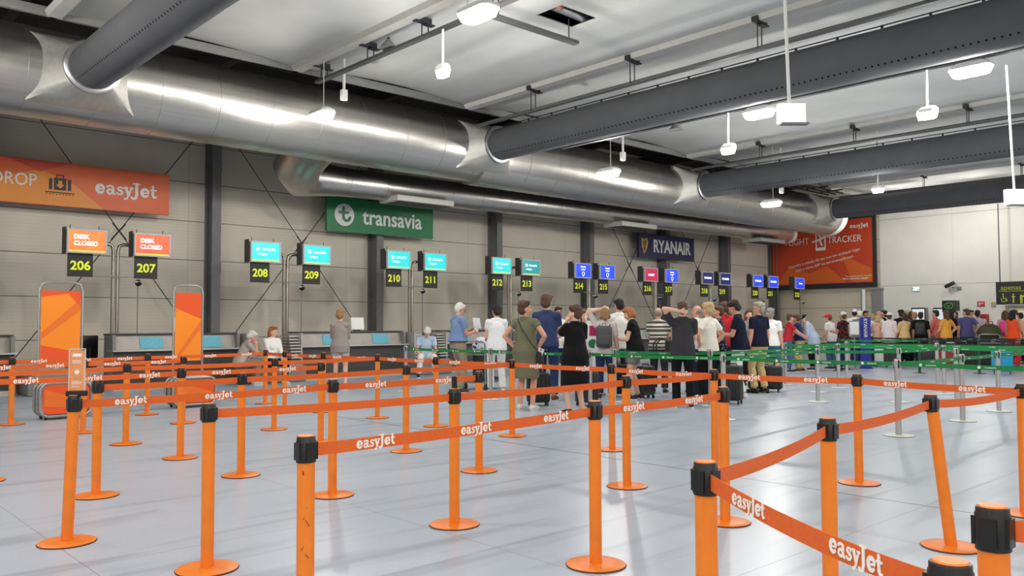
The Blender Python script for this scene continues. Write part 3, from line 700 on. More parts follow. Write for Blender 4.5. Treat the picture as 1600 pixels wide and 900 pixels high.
def post(key, xy, label, kind='o', lean=(0, 0), group='orange belt posts'):
    pm, a, h, c = KINDS[kind]
    t = thing('barrier_post', label, 'barrier post', (xy[0], xy[1], 0), 0, group)
    link('base_plate', a, t); lx, ly = lean
    if lean == (0, 0):
        if kind not in _PL: _PL[kind] = G().cyl((0, 0, .012), (0, 0, .84), .036, n=28).mesh('pole', pm)
        link('pole', _PL[kind], t)
    else: G().cyl((0, 0, .012), (lx*.88, ly*.88, .84), .036, n=28).build('pole', pm, t)
    link('belt_head', h, t, (lx, ly, .885)); link('head_cap', c, t, (lx, ly, .885))
    if kind == 's':
        G().lathe([(.05, 0), (.05, .09)], n=16).build('black_slot_band', BLACK, t, (lx, ly, .845)) if False else None
        g = G()
        for k in range(4): R = Matrix.Rotation(PI/2*k+PI/4, 3, 'Z'); g.box(R @ Vector((.0395, 0, 0)), (.008, .016, .1), R)
        g.build('slot_strip', BLACK, t, (lx, ly, .88))
    POSTS[key] = (t, Vector((xy[0]+lx, xy[1]+ly, .885)), kind)
def belt(a, b, bm, letters=None, sag=.012, z0=0.):
    t, p, _ = POSTS[a]; q = POSTS[b][1] if isinstance(b, str) else Vector(b)
    d = (q-p); d.z = 0; L = d.length; d.normalize(); nn = Vector((-d.y, d.x, 0))
    loc = t.location; p1 = p+d*.044; q1 = q-d*.044; n = 12; hw, th = .026, .0015; V = []; F = []
    for i in range(n+1):
        f = i/n; c = p1.lerp(q1, f); c.z += -sag*4*f*(1-f)+z0; c = c-loc
        V += [c+nn*th+PZ*hw, c+nn*th-PZ*hw, c-nn*th-PZ*hw, c-nn*th+PZ*hw]
    for i in range(n):
        for j in range(4): F.append((i*4+j, i*4+(j+1) % 4, i*4+4+(j+1) % 4, i*4+4+j))
    F += [(0, 1, 2, 3), (4*n+3, 4*n+2, 4*n+1, 4*n)]
    bo = G().add(V, F).build('belt', bm, t)
    m = Vector(CAM)-(p+q)/2; m.z = 0; nf = nn if nn.dot(m) > 0 else -nn; right = PZ.cross(nf)
    if letters:
        k = max(1, int(L/.57))
        for i in range(k):
            f = (i+.5)/k; c = p1.lerp(q1, f); c.z += -sag*4*f*(1-f)+z0; c = c-loc+nf*.0022
            if letters == 'e': logo(.21, right, PZ, c, LOGOW, bo)
            else:
                text('transavia', .034, right, PZ, c+right*.03, LOGOW, bo, ext=.0005)
                if letters == 'T': G().lathe([(0, 0), (.018, 0), (.018, .001), (0, .001)], n=12).build('emblem_disc', LOGOW, bo).matrix_basis = frame_matrix(right, PZ, c-right*.09)
OL = dict(
 T=('orange belt post with a scratched pole, bare at its near end of the front row', (1.70, 3.09)), N=('orange belt post in the middle of the floor, middle one of the front row', (3.67, 3.28)),
 Q=('orange belt post ending the front row, beside the end column of posts', (5.11, 3.35)), E=('orange belt post starting the second row, behind the scratched one', (1.99, 4.75)),
 K=('orange belt post with a small black fin on its head, middle of second row', (3.68, 4.6)), O=('orange belt post on the second row, next before the end column', (5.61, 4.65)),
 A=('orange belt post carrying a small notice in a holder', (1.57, 5.95)), H=('orange belt post in the middle of the row with the notice holder', (3.58, 6.07)), L=('orange belt post at the open end of the row with the notice holder', (5.18, 6.1)),
 B=('orange belt post starting the fourth row, just behind the notice holder', (2.16, 7.39)), F=('orange belt post second in the fourth row', (3.43, 7.45)), J=('orange belt post third in the fourth row, before the seated man in white trousers', (5.4, 7.6)),
 Wl=('orange belt post cut off by the edge of the picture, only its base edge showing', (1.62, 8.78)), D=('orange belt post in the fifth row, in front of the second banner', (3.41, 8.86)), c506=('orange belt post ending the fifth row at its open end', (5.1, 8.92)),
 C=('orange belt post in the sixth row below monitor 207', (3.34, 10.34)), G=('orange belt post in the sixth row below the seated couple', (5.24, 10.39)), Cl=('orange belt post starting the sixth row outside the picture edge', (1.5, 10.3)),
 c127=('orange belt post in the seventh row, half hidden by the notice holder', (3.29, 11.84)), c285=('orange belt post ending the seventh row beside the second bag sizer', (4.64, 11.98)), Dl=('orange belt post starting the seventh row outside the picture edge', (1.4, 11.8)),
 Z=('orange belt post in the last row beside the first bag sizer', (2.81, 13.5)), c222=('orange belt post in the last row between the two bag sizers', (4.67, 13.5)),
 c400=('orange belt post at the corner of the last row, before the seated white-haired man', (6.84, 13.9)), c419=('orange belt post second in the end column, below the seated woman in white', (6.8, 13.1)), c501=('orange belt post in the end column in front of the woman in the grey tunic', (6.85, 11.9)),
 I=('orange belt post in the end column just past the woman in the grey tunic', (6.99, 10.57)), c691=('orange belt post in the end column in front of the man with the white paper', (7.0, 9.15)), M=('orange belt post in the end column in front of the olive dress', (7.09, 7.71)),
 P=('orange belt post in the end column between black dress and patterned blouse', (7.1, 6.09)), c1115=('orange belt post in the end column directly behind the open end of the front row', (6.95, 4.66)), R=('orange belt post in the end column standing before the bare silver posts', (7.18, 3.35)),
 r1600=('orange belt post cut by the picture edge, where the end column meets the tilted one', (6.9, 1.99)), U=('orange belt post up close whose belt slopes down to the picture corner', (2.33, 1.60)), V=('orange belt post between the close one with sloping belt and the tilted one', (3.80, 1.92)),
 S=('orange belt post leaning over to one side on its base', (5.56, 2.02)), X=('orange belt post of which only the cap shows at the bottom edge', (1.70, .62)), W=('orange belt post standing closest to the camera in the corner', (2.28, .73)))
for k, (lab, xy) in OL.items():
    ln = (0, 0)
    if k == 'S': ln = tuple(-RT[:2]*.105)
    if k == 'A': ln = tuple(RT[:2]*.03)
    post(k, xy, lab, 'o', ln)
for a, b, l in (('T', 'N', 'e'), ('N', 'Q', 'e'), ('E', 'K', 0), ('K', 'O', 0), ('O', 'c1115', 0), ('A', 'H', 'e'), ('H', 'L', 'e'), ('B', 'F', 0), ('F', 'J', 0), ('J', 'M', 0), ('Wl', 'D', 'e'), ('D', 'c506', 'e'),
                ('Cl', 'C', 0), ('C', 'G', 0), ('G', 'I', 0), ('Dl', 'c127', 'e'), ('c127', 'c285', 'e'), ('Z', (.9, 13.4, .885), 0), ('Z', 'c222', 'e'), ('c222', 'c400', 'e'), ('c400', 'c419', 0), ('c419', 'c501', 'e'), ('c501', 'I', 'e'), ('I', 'c691', 'e'), ('c691', 'M', 'e'),
                ('M', 'P', 'e'), ('P', 'c1115', 'e'), ('c1115', 'R', 'e'), ('R', 'r1600', 'e'), ('U', 'X', 'e'), ('U', 'V', 0), ('V', 'S', 0), ('S', 'r1600', 0), ('W', (3.4, -.6, .86), 0)):
    belt(a, b, BORG, l, .02 if a in 'UVS' else .008)
g = G()
for a, z, w, h_, r_ in ((-.30, .80, .006, .03, .2), (.1, .66, .003, .012, 0), (.2, .60, .004, .05, .5), (-.2, .62, .003, .02, -.4), (.15, .47, .004, .035, .7), (-.35, .5, .003, .03, -.5)):
    an_ = math.atan2(-3.09, -1.7)+a; g.box((.0362*math.cos(an_), .0362*math.sin(an_), z), (.0012, w*.7, h_*.6), Matrix.Rotation(an_, 3, 'Z') @ Matrix.Rotation(r_, 3, 'X'))
g.build('scratch_marks', mat('scratch_dark', (70, 36, 20), .7), POSTS['T'][0])
# fin on the head of one post
G().box((0, 0, .985), (.012, .05, .09), bev=.004).build('clip_fin', BLACK, POSTS['K'][0])
# notice holder on post A
pa = POSTS['A'][1]
t = thing('notice_holder', 'small upright notice with an orange leaflet in a clear holder, fixed on a belt post', 'notice', (pa.x+.012, pa.y-.01, .945), -.55)
NOT = mat('leaflet_orange', (232, 150, 96), .5, var=.12, vs=14)
G().box((0, 0, .16), (.088, .006, .26)).build('leaflet', NOT, t); g = G()
for s in (-1, 1): g.box((s*.047, 0, .16), (.006, .014, .28))
g.box((0, 0, .30), (.10, .014, .006)); g.build('clear_frame', mat('holder_rim', (206, 200, 196), .2), t)
G().box((0, 0, .012), (.13, .03, .035), bev=.006).build('clamp', BLACK, t)
G().lathe([(0, 0), (.014, 0), (.014, .002), (0, .002)], n=16).box((0, .11, .0), (.05, .02, .002)).build('printed_symbols', LOGOW, t).matrix_basis = frame_matrix(PX, PZ, (0, -.0045, .15))
g = G()
for k in range(9): g.box((-.004*(k % 3), -.0045, (.262, .252, .225, .217, .209, .09, .082, .074, .055)[k]), (.062-.008*(k % 3), .001, .0035))
g.build('printed_lines', LOGOW, t)
# ------------------------------------------------------------------ silver posts with green belts
GLs = [('g1', (10.15, 14.3), 'silver post in front of the seated man in white trousers'), ('g2', (10.15, 11.62), 'silver post in front of the woman in white trousers'), ('g3', (10.3, 9.3), 'silver post standing beside the black dress'),
 ('g3b', (11.45, 9.75), 'silver post close behind its twin by the black dress'), ('g4', (10.45, 6.85), 'silver post in front of the man looking at his phone'), ('g5', (10.5, 4.39), 'silver post in the foremost green line, standing alone on the open floor'), ('g6', (10.5, 1.7), 'silver post in the foremost green line outside the picture edge'),
 ('g7', (12.0, 8.12), 'silver post in front of the blonde woman in the white blouse'), ('g8', (13.95, 7.22), 'silver post beyond the big black suitcase, white base in the open'), ('g9', (12.69, 4.41), 'silver post second in the row leading away from the open floor'), ('g10', (14.44, 4.49), 'silver post third in the row leading away from the open floor'),
 ('g11', (15.65, 5.53), 'silver post between the two rows of green belts'), ('g12', (17.25, 8.45), 'silver post in the second line of green belts with a leaning belt'), ('g13', (17.31, 9.72), 'silver post beside the man with grey hair and denim shorts'), ('g14', (15.86, 8.2), 'thin silver post right behind the one beyond the big suitcase'),
 ('g15', (19.07, 7.12), 'silver post in the third line of green belts'), ('g16', (14.9, 6.2), 'silver post with a belt rising to the next line'), ('g17', (19.2, 9.2), 'silver post far along the third line of green belts'), ('g18', (17.2, 6.3), 'silver post in the second line, near the pink backpack side'), ('g19', (19.1, 5.0), 'silver post at the outer end of the third line'), ('g20', (17.2, 4.3), 'silver post at the outer end of the second line'), ('g21', (17.2, 2.4), 'silver post outside the picture edge ending the second line'), ('g22', (19.1, 2.9), 'silver post outside the picture edge ending the third line')]
for k, xy, lab in GLs: post(k, xy, lab, 's', group='silver posts with green belts')
GLd = [('d1', (23.1, 11.3), 'dark green post before the man in the light blue shirt'), ('d2', (23.73, 9.32), 'dark green post before the black backpack'), ('d3', (24.6, 8.1), 'dark green post before the grey shirt'), ('d4', (24.1, 6.7), 'dark green post before the pink backpack'), ('d5', (24.2, 4.9), 'dark green post outside the picture edge'),
 ('e1', (24.8, 14.3), 'black post before the couple in red and navy'), ('e2', (26.6, 11.9), 'black post before the blue banner stand'), ('e3', (27.2, 9.6), 'black post before the yellow shirt'), ('e4', (27.4, 7.6), 'black post before the orange top'), ('e5', (27.6, 5.4), 'black post outside the picture edge')]
for k, xy, lab in GLd: post(k, xy, lab, 'g' if k[0] == 'd' else 'k', group='dark posts of the far queue')
for a, b, l in (('g1', 'g2', 'T'), ('g2', 'g3', 'T'), ('g3', 'g4', 'T'), ('g4', 'g5', 'T'), ('g5', 'g6', 'T'), ('g3b', 'g7', 't'), ('g7', 'g14', 't'), ('g14', 'g12', 't'), ('g5', 'g9', 't'), ('g9', 'g10', 't'), ('g10', 'g20', 't'), ('g4', 'g8', 't'), ('g8', 'g16', 0), ('g16', 'g18', 't'), ('g11', 'g18', 't'), ('g8', 'g14', 0),
                ('g13', 'g12', 't'), ('g12', 'g18', 't'), ('g18', 'g20', 't'), ('g20', 'g21', 't'), ('g17', 'g15', 't'), ('g15', 'g19', 't'), ('g19', 'g22', 't'), ('g13', 'g17', 't')): belt(a, b, BGRN, l)
for a, b in (('d1', 'd2'), ('d2', 'd3'), ('d3', 'd4'), ('d4', 'd5')): belt(a, b, BGRN if a == 'd1' else BDRK, 't')
for a, b in (('e1', 'e2'), ('e2', 'e3'), ('e3', 'e4'), ('e4', 'e5')): belt(a, b, BDRK, 't'); belt(a, b, BDRK, 0, z0=-.16)
# ------------------------------------------------------------------ bag sizers with tall orange banners
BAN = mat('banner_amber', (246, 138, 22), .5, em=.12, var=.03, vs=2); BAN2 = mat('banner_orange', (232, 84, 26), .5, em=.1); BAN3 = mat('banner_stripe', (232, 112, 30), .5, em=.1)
FRAME = mat('sizer_frame_grey', (168, 166, 164), .35, .6); SIZ = mat('sizer_body_grey', (150, 148, 146), .5, .2)
def rrect(w, h, r, n=6):
    P = []
    for cx, cy, a0 in ((w/2-r, h-r, 0), (-w/2+r, h-r, 90), (-w/2+r, r, 180), (w/2-r, r, 270)):
        P += [(cx+r*math.cos(math.radians(a0+90*i/n)), cy+r*math.sin(math.radians(a0+90*i/n))) for i in range(n+1)]
    return P
for k, (xa, xb, yb, lab) in enumerate(((62, 143, 13.75, 'bag sizer frame with a tall orange banner, nearer the picture edge'), (270, 337, 14.1, 'bag sizer frame with a tall orange banner in front of a counter'))):
    p0, p1 = onY(xa, 655, yb), onY(xb, 650, yb); w = max(p1[0]-p0[0], .66); x = (p0[0]+p1[0])/2
    t = thing('bag_sizer', lab, 'bag sizer', (x, yb, 0), 0, 'bag sizers')
    h = .54 if k == 0 else .50
    for j, (y, m) in enumerate(((0, FRAME), (.16, SIZ), (.34, FRAME))):
        G().tube([(a, y, b+.05) for a, b in rrect(w, h-.05, .12)], .022, 10, closed=True).build('hoop_frame', FRAME, t)
    g = G(); P = rrect(w-.04, h-.07, .11); n = len(P)
    V = [(a, 0.02, b+.06) for a, b in P]+[(a, .34, b+.06) for a, b in P]; g.add(V, [(i, (i+1) % n, n+(i+1) % n, n+i) for i in range(n)], True); g.build('shell', SIZ, t)
    g = G(); g.prism([(a, b+.08) for a, b in rrect(w-.07, h-.11, .09)], (0, .005, 0), PX, PZ, (0, .012, 0)); g.build('front_panel', BAN2, t)
    g = G(); g.prism([(-w*.42, .45), (w*.4, .25), (w*.4, .14), (-w*.42, .2)], (0, -.0, 0), PX, PZ, (0, .006, 0)); g.build('panel_stripe', BAN3, t)
    g = G()
    for sx in (-1, 1):
        for y in (.03, .31): g.cyl((sx*w*.38-.015, y, .03), (sx*w*.38+.015, y, .03), .03, n=12)
    g.build('caster', BLACK, t)
    bw = .60 if k == 0 else .50; bx = (onY(95 if k == 0 else 294, 500, yb+.3)[0]-x); H0 = onY(95 if k == 0 else 294, 441 if k == 0 else 446, yb+.3)[2]
    G().tube([(bx-bw/2, .3, .08), (bx-bw/2, .3, H0-.12), (bx-bw/2+.035, .3, H0-.035), (bx-bw/2+.12, .3, H0), (bx+bw/2-.12, .3, H0), (bx+bw/2-.035, .3, H0-.035), (bx+bw/2, .3, H0-.12), (bx+bw/2, .3, .08)], .017, 10).build('banner_hoop', FRAME, t)
    z0, z1 = .78, H0-.13; q = G().box((bx, .3, (z0+z1)/2), (bw-.05, .012, z1-z0)).build('banner_panel', BAN, t); hw = bw/2-.027
    def pp(P, m, d): g = G(); g.prism(P, (bx, .3-.0065, 0), PX, PZ, (0, -d, 0)); g.build('banner_pattern', m, q)
    if k == 0: pp([(-hw, z0), (hw, z0), (hw, z0+.2), (-hw, z0+.32)], BAN2, .001); pp([(-hw, z0+.5), (-hw, z0+.4), (hw, z1-.3), (hw, z1-.12)], BAN3, .0015); pp([(-hw, z1), (-hw, z1-.1), (.1, z1-.04), (hw, z1-.25), (hw, z1)], BAN2, .002)
    else: pp([(-hw, z1), (-hw, z1-.26), (hw, z1-.45), (hw, z1)], BAN2, .001); pp([(-hw, z0+.05), (-hw+.06, z0+.05), (hw, z0+.55), (hw, z0+.7)], BAN3, .0015)
# ------------------------------------------------------------------ luggage
CASEB = mat('suitcase_black', (26, 25, 25), .55, bump=.15, bs=80); CASEG = mat('suitcase_grey', (52, 50, 50), .55, bump=.15, bs=60); CASEN = mat('suitcase_navy', (22, 30, 56), .55, bump=.15, bs=60); CASER = mat('suitcase_red', (150, 26, 34), .5); CASEC = mat('bag_cyan', (30, 160, 206), .6); CASEW = mat('bag_white', (222, 220, 216), .6)
def suitcase(px, py, w, h, d, m, lab, rz, handle=0., P=None, group='suitcases in the queue'):
    p = P if P is not None else onz(px, py); t = thing('suitcase', lab, 'suitcase', (p[0], p[1], 0), rz, group)
    G().box((0, 0, h/2+.03), (w, d, h-.06), bev=.045).build('shell', m, t)
    g = G()
    for i in range(5): g.box((-w*.36+w*.18*i, -d/2-.002, h/2+.03), (.02, .01, h*.66), bev=.004)
    g.box((0, 0, h/2+.03), (w+.008, .018, h-.1), bev=.006); g.build('ribs_and_zip', CASEG if m is CASEB else m if m in (CASEW, CASEC, CASER) else BLACK, t)
    g = G()
    for sx in (-1, 1):
        for sy in (-1, 1): g.cyl((sx*w*.38-.012, sy*d*.34, .032), (sx*w*.38+.012, sy*d*.34, .032), .032, n=14)
    g.build('wheel', BLACK, t)
    G().tube([(-.07, 0, h), (-.06, 0, h+.03), (.06, 0, h+.03), (.07, 0, h)], .011, 8).build('carry_handle', BLACK, t)
    if handle:
        G().tube([(-.09, d*.3, h-.1), (-.09, d*.3, h+handle), (.09, d*.3, h+handle), (.09, d*.3, h-.1)], .009, 8).build('pull_handle', SILVER, t)
    return t
cam_rz = lambda p: math.atan2(p[1], p[0])-PI/2
def sc(px, py, w, h, d, m, lab, turn=0., handle=0.): p = onz(px, py); suitcase(px, py, w, h, d, m, lab, cam_rz(p)+turn, handle)
sc(841, 634, .38, .56, .24, CASEB, 'small black cabin suitcase beside the olive dress', .2, .3)
sc(917, 634, .36, .6, .24, CASEG, 'dark grey suitcase just past the black dress', .5, .35)
sc(1009, 622, .30, .6, .24, CASEG, 'dark grey upright suitcase between ginger-haired woman and dark tee', .6)
sc(972, 620, .34, .62, .24, CASEB, 'black suitcase with a backpack on it behind the patterned blouse', .2, .3)
sc(1093, 622, .38, .70, .26, CASEN, 'navy suitcase beside the dark grey tee', .1)
sc(1146, 631, .30, .66, .26, CASEB, 'tall black suitcase beside the man looking at his phone', -.3)
sc(1196, 612, .66, .52, .30, CASEB, 'wide black suitcase behind the khaki trousers', -.1)
# ------------------------------------------------------------------ end wall fittings (wall faces -X)
XF = XB-.1
def wbox(px0, px1, py0, py1, dep=.06, X=XF):
    a, b = onX(px0, py0, X), onX(px1, py1, X); return ((X-dep/2), (a[1]+b[1])/2, (a[2]+b[2])/2), (dep, abs(a[1]-b[1]), abs(a[2]-b[2]))
c, d = wbox(1426, 1438, 448, 455); t = thing('exit_light', 'small glowing white emergency light on the pale end wall', 'emergency light', c)
G().box((0, 0, 0), d, bev=.02).build('housing', WHITE, t); G().box((-d[0]/2-.005, 0, 0), (.01, d[1]*.8, d[2]*.7)).build('lit_panel', mat('exit_panel_glow', (200, 236, 222), .4, em=1.0), t); g = G(); g.box((-d[0]/2-.012, .1, .02), (.004, .12, .03)).box((-d[0]/2-.012, -.1, -.03), (.004, .12, .02)).build('symbol', GRN, t)
p = onX(1484, 445, XF-.25); t = thing('surveillance_camera', 'black surveillance camera on a bracket on the pale end wall', 'camera', p)
G().box((0, 0, 0), (.16, .42, .14), Matrix.Rotation(-.45, 3, 'X'), bev=.02).build('camera_body', BLACK, t); G().cyl((.0, -.1, -.1), (.24, -.3, -.16), .03).box((.24, -.3, -.16), (.03, .16, .16)).build('bracket', GREYM, t)
for k, (a, b, y0) in enumerate(((1426, 1450, 481), (1460, 1480, 481))):
    X = 36.6; c, d = wbox(a, b, y0, 545, .35, X); h = c[2]+d[2]/2
    t = thing('self_service_kiosk', ['self-service kiosk with a lit screen behind the couple in black', 'self-service kiosk with a lit screen beside the dark green sign'][k], 'kiosk', (X, c[1], 0), 0, 'self-service kiosks')
    G().box((0, 0, h/2), (.3, d[1], h), bev=.02).build('cabinet', GREYM, t); G().box((-.16, 0, h-.28), (.03, d[1]*.98, .56), bev=.01).build('screen_frame', BLACK, t); G().box((-.178, 0, h-.28), (.01, d[1]*.84, .44)).build('screen', mat('kiosk_screen', (196, 208, 216), .4, em=.6), t)
c, d = wbox(1479, 1500, 470, 486, .5, 36.2); t = thing('cube_sign', 'dark green cube sign with a round symbol above the crowd', 'sign', (c[0], c[1], 0))
G().box((0, 0, c[2]), d, bev=.01).build('cube', mat('cube_green_black', (12, 32, 24), .4), t); G().cyl((0, 0, 0), (0, 0, c[2]-.2), .08).box((0, -.0, 1.0), (.4, d[1]*.8, 1.6), bev=.02).build('stand', PDRK, t)
G().box((-.21, -.0, 1.3), (.02, d[1]*.55, .5)).build('screen', mat('blue_screen', (20, 110, 170), .4, em=.4), t)
g = G(); stroke(g, arc(0, 0, .17, .11, 0, 360, 24), .03, .004); stroke(g, [(-.07, .02), (0, -.05), (.07, .02)], .03, .004); g.build('round_symbol', mat('symbol_green', (90, 150, 60), .5, em=.1), t).matrix_basis = frame_matrix(NY, PZ, (c[0]-36.2-d[0]/2+.245, 0, c[2])) if False else frame_matrix(NY, PZ, (-d[0]/2-.004, 0, c[2]))
for nm, px0, px1, py0, py1, m, lab, cat, dp in (('fire_sign', 1527, 1539, 471, 479, mat('sign_fire_red', (190, 40, 44), .5), 'small red fire equipment sign on the pale end wall', 'sign', .03), ('wall_thermostat', 1549, 1556, 472, 479, mat('box_tan', (170, 150, 110), .5), 'small tan box on the wall by the black toilet sign', 'wall box', .06), ('fire_hose_cabinet', 1532, 1546, 491, 513, mat('cabinet_red', (150, 20, 26), .4), 'red fire hose cabinet on the pale end wall', 'fire cabinet', .2)):
    c, d = wbox(px0, px1, py0, py1, dp); t = thing(nm, lab, cat, c); G().box((0, 0, 0), d, bev=.008).build('body', m, t)
    if nm == 'fire_sign': g = G(); g.box((-dp/2-.002, 0, .03), (.004, d[1]*.6, .03)).box((-dp/2-.002, .05, -.04), (.004, d[1]*.4, .03)); g.build('symbol', SIGNW, t)
    else: G().box((-dp/2-.004, 0, 0), (.008, d[1]*.82, d[2]*.86)).build('door' if nm[0] == 'f' else 'face_plate', m, t); G().box((-dp/2-.014, -d[1]*.3, 0), (.02, .03, .08)).build('handle' if nm[0] == 'f' else 'button', SILVER, t)
c, d = wbox(1557, 1622, 441, 475, .1, 37.0); t = thing('toilet_sign', 'black hanging toilet sign with lime symbols and the word apenas', 'sign', c)
G().box((0, 0, 0), d).build('board', SIGNB, t); G().cyl((0, d[1]*.4, d[2]/2), (0, d[1]*.4, 3.6), .02).cyl((0, -d[1]*.4, d[2]/2), (0, -d[1]*.4, 3.6), .02).build('hanger_rod', DARK, t)
def sy(px, py): p = onX(px, py, 36.94); return (-.054, p[1]-c[1], p[2]-c[2])
text('apenas', .27, NY, PZ, sy(1580, 449.5), LIME2, t); G().box((-.054, 0, .08), (.006, d[1]*.82, .02)).build('divider_line', LIME2, t)
g = G(); stroke(g, arc(.0, -.07, .11, .11, 150, 400, 16), .035, .004); stroke(g, [(-.02, .14), (-.02, -.02), (.1, -.02), (.15, -.14)], .05, .004); g.lathe([(0, 0), (.035, 0), (.035, .004), (0, .004)], (-.03, .21, 0), 12); g.build('wheelchair_symbol', LIME2, t).matrix_basis = frame_matrix(NY, PZ, sy(1569, 466)) @ Matrix.Scale(.8, 4)
g = G(); stroke(g, [(0, .1), (0, -.2)], .07, .004); stroke(g, [(-.07, .08), (.07, .08)], .05, .004); g.lathe([(0, 0), (.04, 0), (.04, .004), (0, .004)], (0, .19, 0), 12); g.build('man_symbol', LIME2, t).matrix_basis = frame_matrix(NY, PZ, sy(1584, 466)) @ Matrix.Scale(.8, 4)
g = G(); stroke(g, [(-.1, .12), (-.1, -.2)], .12, .004); stroke(g, [(.12, .12), (.12, -.2)], .12, .004); stroke(g, [(-.1, .1), (.12, .1)], .08, .004); g.build('suitcase_symbol', LIME2, t).matrix_basis = frame_matrix(NY, PZ, sy(1600, 466)) @ Matrix.Scale(.8, 4)
# door in the end wall
c, d = wbox(1577, 1604, 482, 566, .12); g = G(); hh = c[2]+d[2]/2
for s in (-1, 1): g.box((XF-.02, c[1]+s*(d[1]/2+.06), hh/2), (.16, .12, hh))
g.box((XF-.02, c[1], hh+.06), (.16, d[1]+.24, .12)); struct(g, 'door_1_frame', GREYM)
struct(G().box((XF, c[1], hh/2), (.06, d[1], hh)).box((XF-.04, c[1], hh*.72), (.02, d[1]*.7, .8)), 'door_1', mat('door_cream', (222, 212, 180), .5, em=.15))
# blue banner stand and white notice board in the far queue
p = onD(1352.5, 530, 25.2); t = thing('banner_stand', 'slim blue banner stand with white vertical lettering in the far queue', 'banner stand', (p[0], p[1], 0), cam_rz(p))
BLU = mat('banner_blue', (16, 32, 150), .5); G().box((0, 0, .80), (.3, .03, 1.5)).build('panel', BLU, t); G().box((0, 0, .03), (.36, .3, .06), bev=.01).build('foot', BLU, t); text('RYANAIR', .14, Vector((0, 0, -1)), PX, (0, -.02, 1.22), SIGNW, t, bold=.02)
p = onD(1335, 530, 25.0); t = thing('notice_board', 'white notice board on a stand beside the blue banner stand', 'notice board', (p[0], p[1], 0), cam_rz(p))
G().box((0, 0, 1.22), (.30, .03, .44), bev=.006).build('frame', GREYM, t); G().box((0, -.018, 1.22), (.25, .01, .38)).build('sheet', SHEET, t); G().cyl((0, 0, .03), (0, 0, 1.0), .02).lathe([(0, .03), (.17, .02), (.18, 0), (0, 0)], n=24).build('stand', GREYM, t)
# information stand beside the black dress
p = onz(935, 620); t = thing('information_stand', 'narrow white information stand with a magenta panel and a green disc', 'information stand', (p[0]+.25, p[1]+.3, 0), cam_rz(p))
G().tube([(-.17, 0, 0.02), (-.17, 0, 1.58), (-.13, 0, 1.68), (.13, 0, 1.68), (.17, 0, 1.58), (.17, 0, .02)], .014, 10).build('hoop_frame', WHITE, t); G().box((0, 0, 1.0), (.33, .012, .9)).build('panel', SHEET, t)
G().box((-.02, -.01, 1.25), (.17, .006, .2)).build('magenta_patch', mat('patch_magenta', (176, 20, 84), .5), t); G().box((.12, -.01, 1.25), (.09, .006, .2)).build('navy_patch', NAVY, t); G().lathe([(0, 0), (.09, 0), (.09, .004), (0, .004)], n=24).build('green_disc', GRN, t).matrix_basis = frame_matrix(PX, PZ, (-.04, -.01, 1.0))
G().box((0, 0, .02), (.4, .3, .03), bev=.008).build('foot', GREYM, t)

# ------------------------------------------------------------------ people
SKINS = {'a': mat('skin_fair', (226, 178, 152), .55, var=.06, vs=14), 'b': mat('skin_rosy', (214, 156, 130), .55, var=.08, vs=14), 'c': mat('skin_tan', (184, 128, 98), .55, var=.06, vs=14), 'd': mat('skin_dark', (110, 72, 54), .5, var=.06, vs=14)}
def cloth(name, c, rough=.85, **k): return mat(name, c, rough, spec=.2, bump=.5, bs=9, **k)
def pattern_cloth(name, c1, c2, kind, sc=1., c3=None):
    if name in _M: return _M[name]
    m, nt, b, tc = nodes(name); L = nt.links.new
    if kind == 'stripe':
        sp = N(nt, 'SeparateXYZ'); L(tc.outputs['Object'], sp.inputs[0]); k = line_mask(nt, sp.outputs[2], .085*sc, .034*sc); c = mix(nt, k, lin(c1), lin(c2))
        if c3: c = mix(nt, line_mask(nt, sp.outputs[2], .17*sc, .03*sc, .06), c, lin(c3))
    else:
        v = N(nt, 'TexVoronoi'); v.inputs['Scale'].default_value = 38*sc; L(tc.outputs['Object'], v.inputs['Vector']); k = math_(nt, 'LESS_THAN', v.outputs['Distance'], .30); c = mix(nt, k, lin(c1), lin(c2))
    L(c, b.inputs['Base Color']); b.inputs['Roughness'].default_value = .85; b.inputs['Specular IOR Level'].default_value = .2
    return m
def p_ell(c, r, n=14, m=9):
    V = [(c[0]+r[0]*math.sin(PI*i/m)*math.cos(2*PI*j/n), c[1]+r[1]*math.sin(PI*i/m)*math.sin(2*PI*j/n), c[2]+r[2]*math.cos(PI*i/m)) for i in range(1, m) for j in range(n)]
    V = [(c[0], c[1], c[2]+r[2])]+V+[(c[0], c[1], c[2]-r[2])]; F = [(0, 1+j, 1+(j+1) % n) for j in range(n)]
    for i in range(m-2):
        for j in range(n): F.append((1+i*n+j, 1+(i+1)*n+j, 1+(i+1)*n+(j+1) % n, 1+i*n+(j+1) % n))
    e = len(V)-1; F += [(e, e-n+(j+1) % n, e-n+j) for j in range(n)]
    return V, F
def p_cap(p0, p1, r0, r1, f0=False, f1=False, n=12):
    """tapered capsule; a flat end where f is set"""
    p0, p1 = Vector(p0), Vector(p1); t = (p1-p0); L = t.length; t.normalize(); a = Vector((0, 1, 0)) if abs(t.y) < .8 else Vector((1, 0, 0)); u = t.cross(a).normalized(); w = t.cross(u)
    R = []
    if f0: R.append((0, r0))
    else: R += [(-r0*math.cos(x), r0*math.sin(x)) for x in (.35, .75, 1.15, PI/2)]
    if f1: R.append((L, r1))
    else: R += [(L+r1*math.cos(x), r1*math.sin(x)) for x in (PI/2, 1.15, .75, .35)]
    V = [p0+t*d+(u*math.cos(2*PI*j/n)+w*math.sin(2*PI*j/n))*r for d, r in R for j in range(n)]; F = []
    for i in range(len(R)-1):
        for j in range(n): F.append((i*n+j, i*n+(j+1) % n, (i+1)*n+(j+1) % n, (i+1)*n+j))
    k = (len(R)-1)*n; F += [tuple(reversed(range(n))), tuple(range(k, k+n))]
    return [tuple(v) for v in V], F
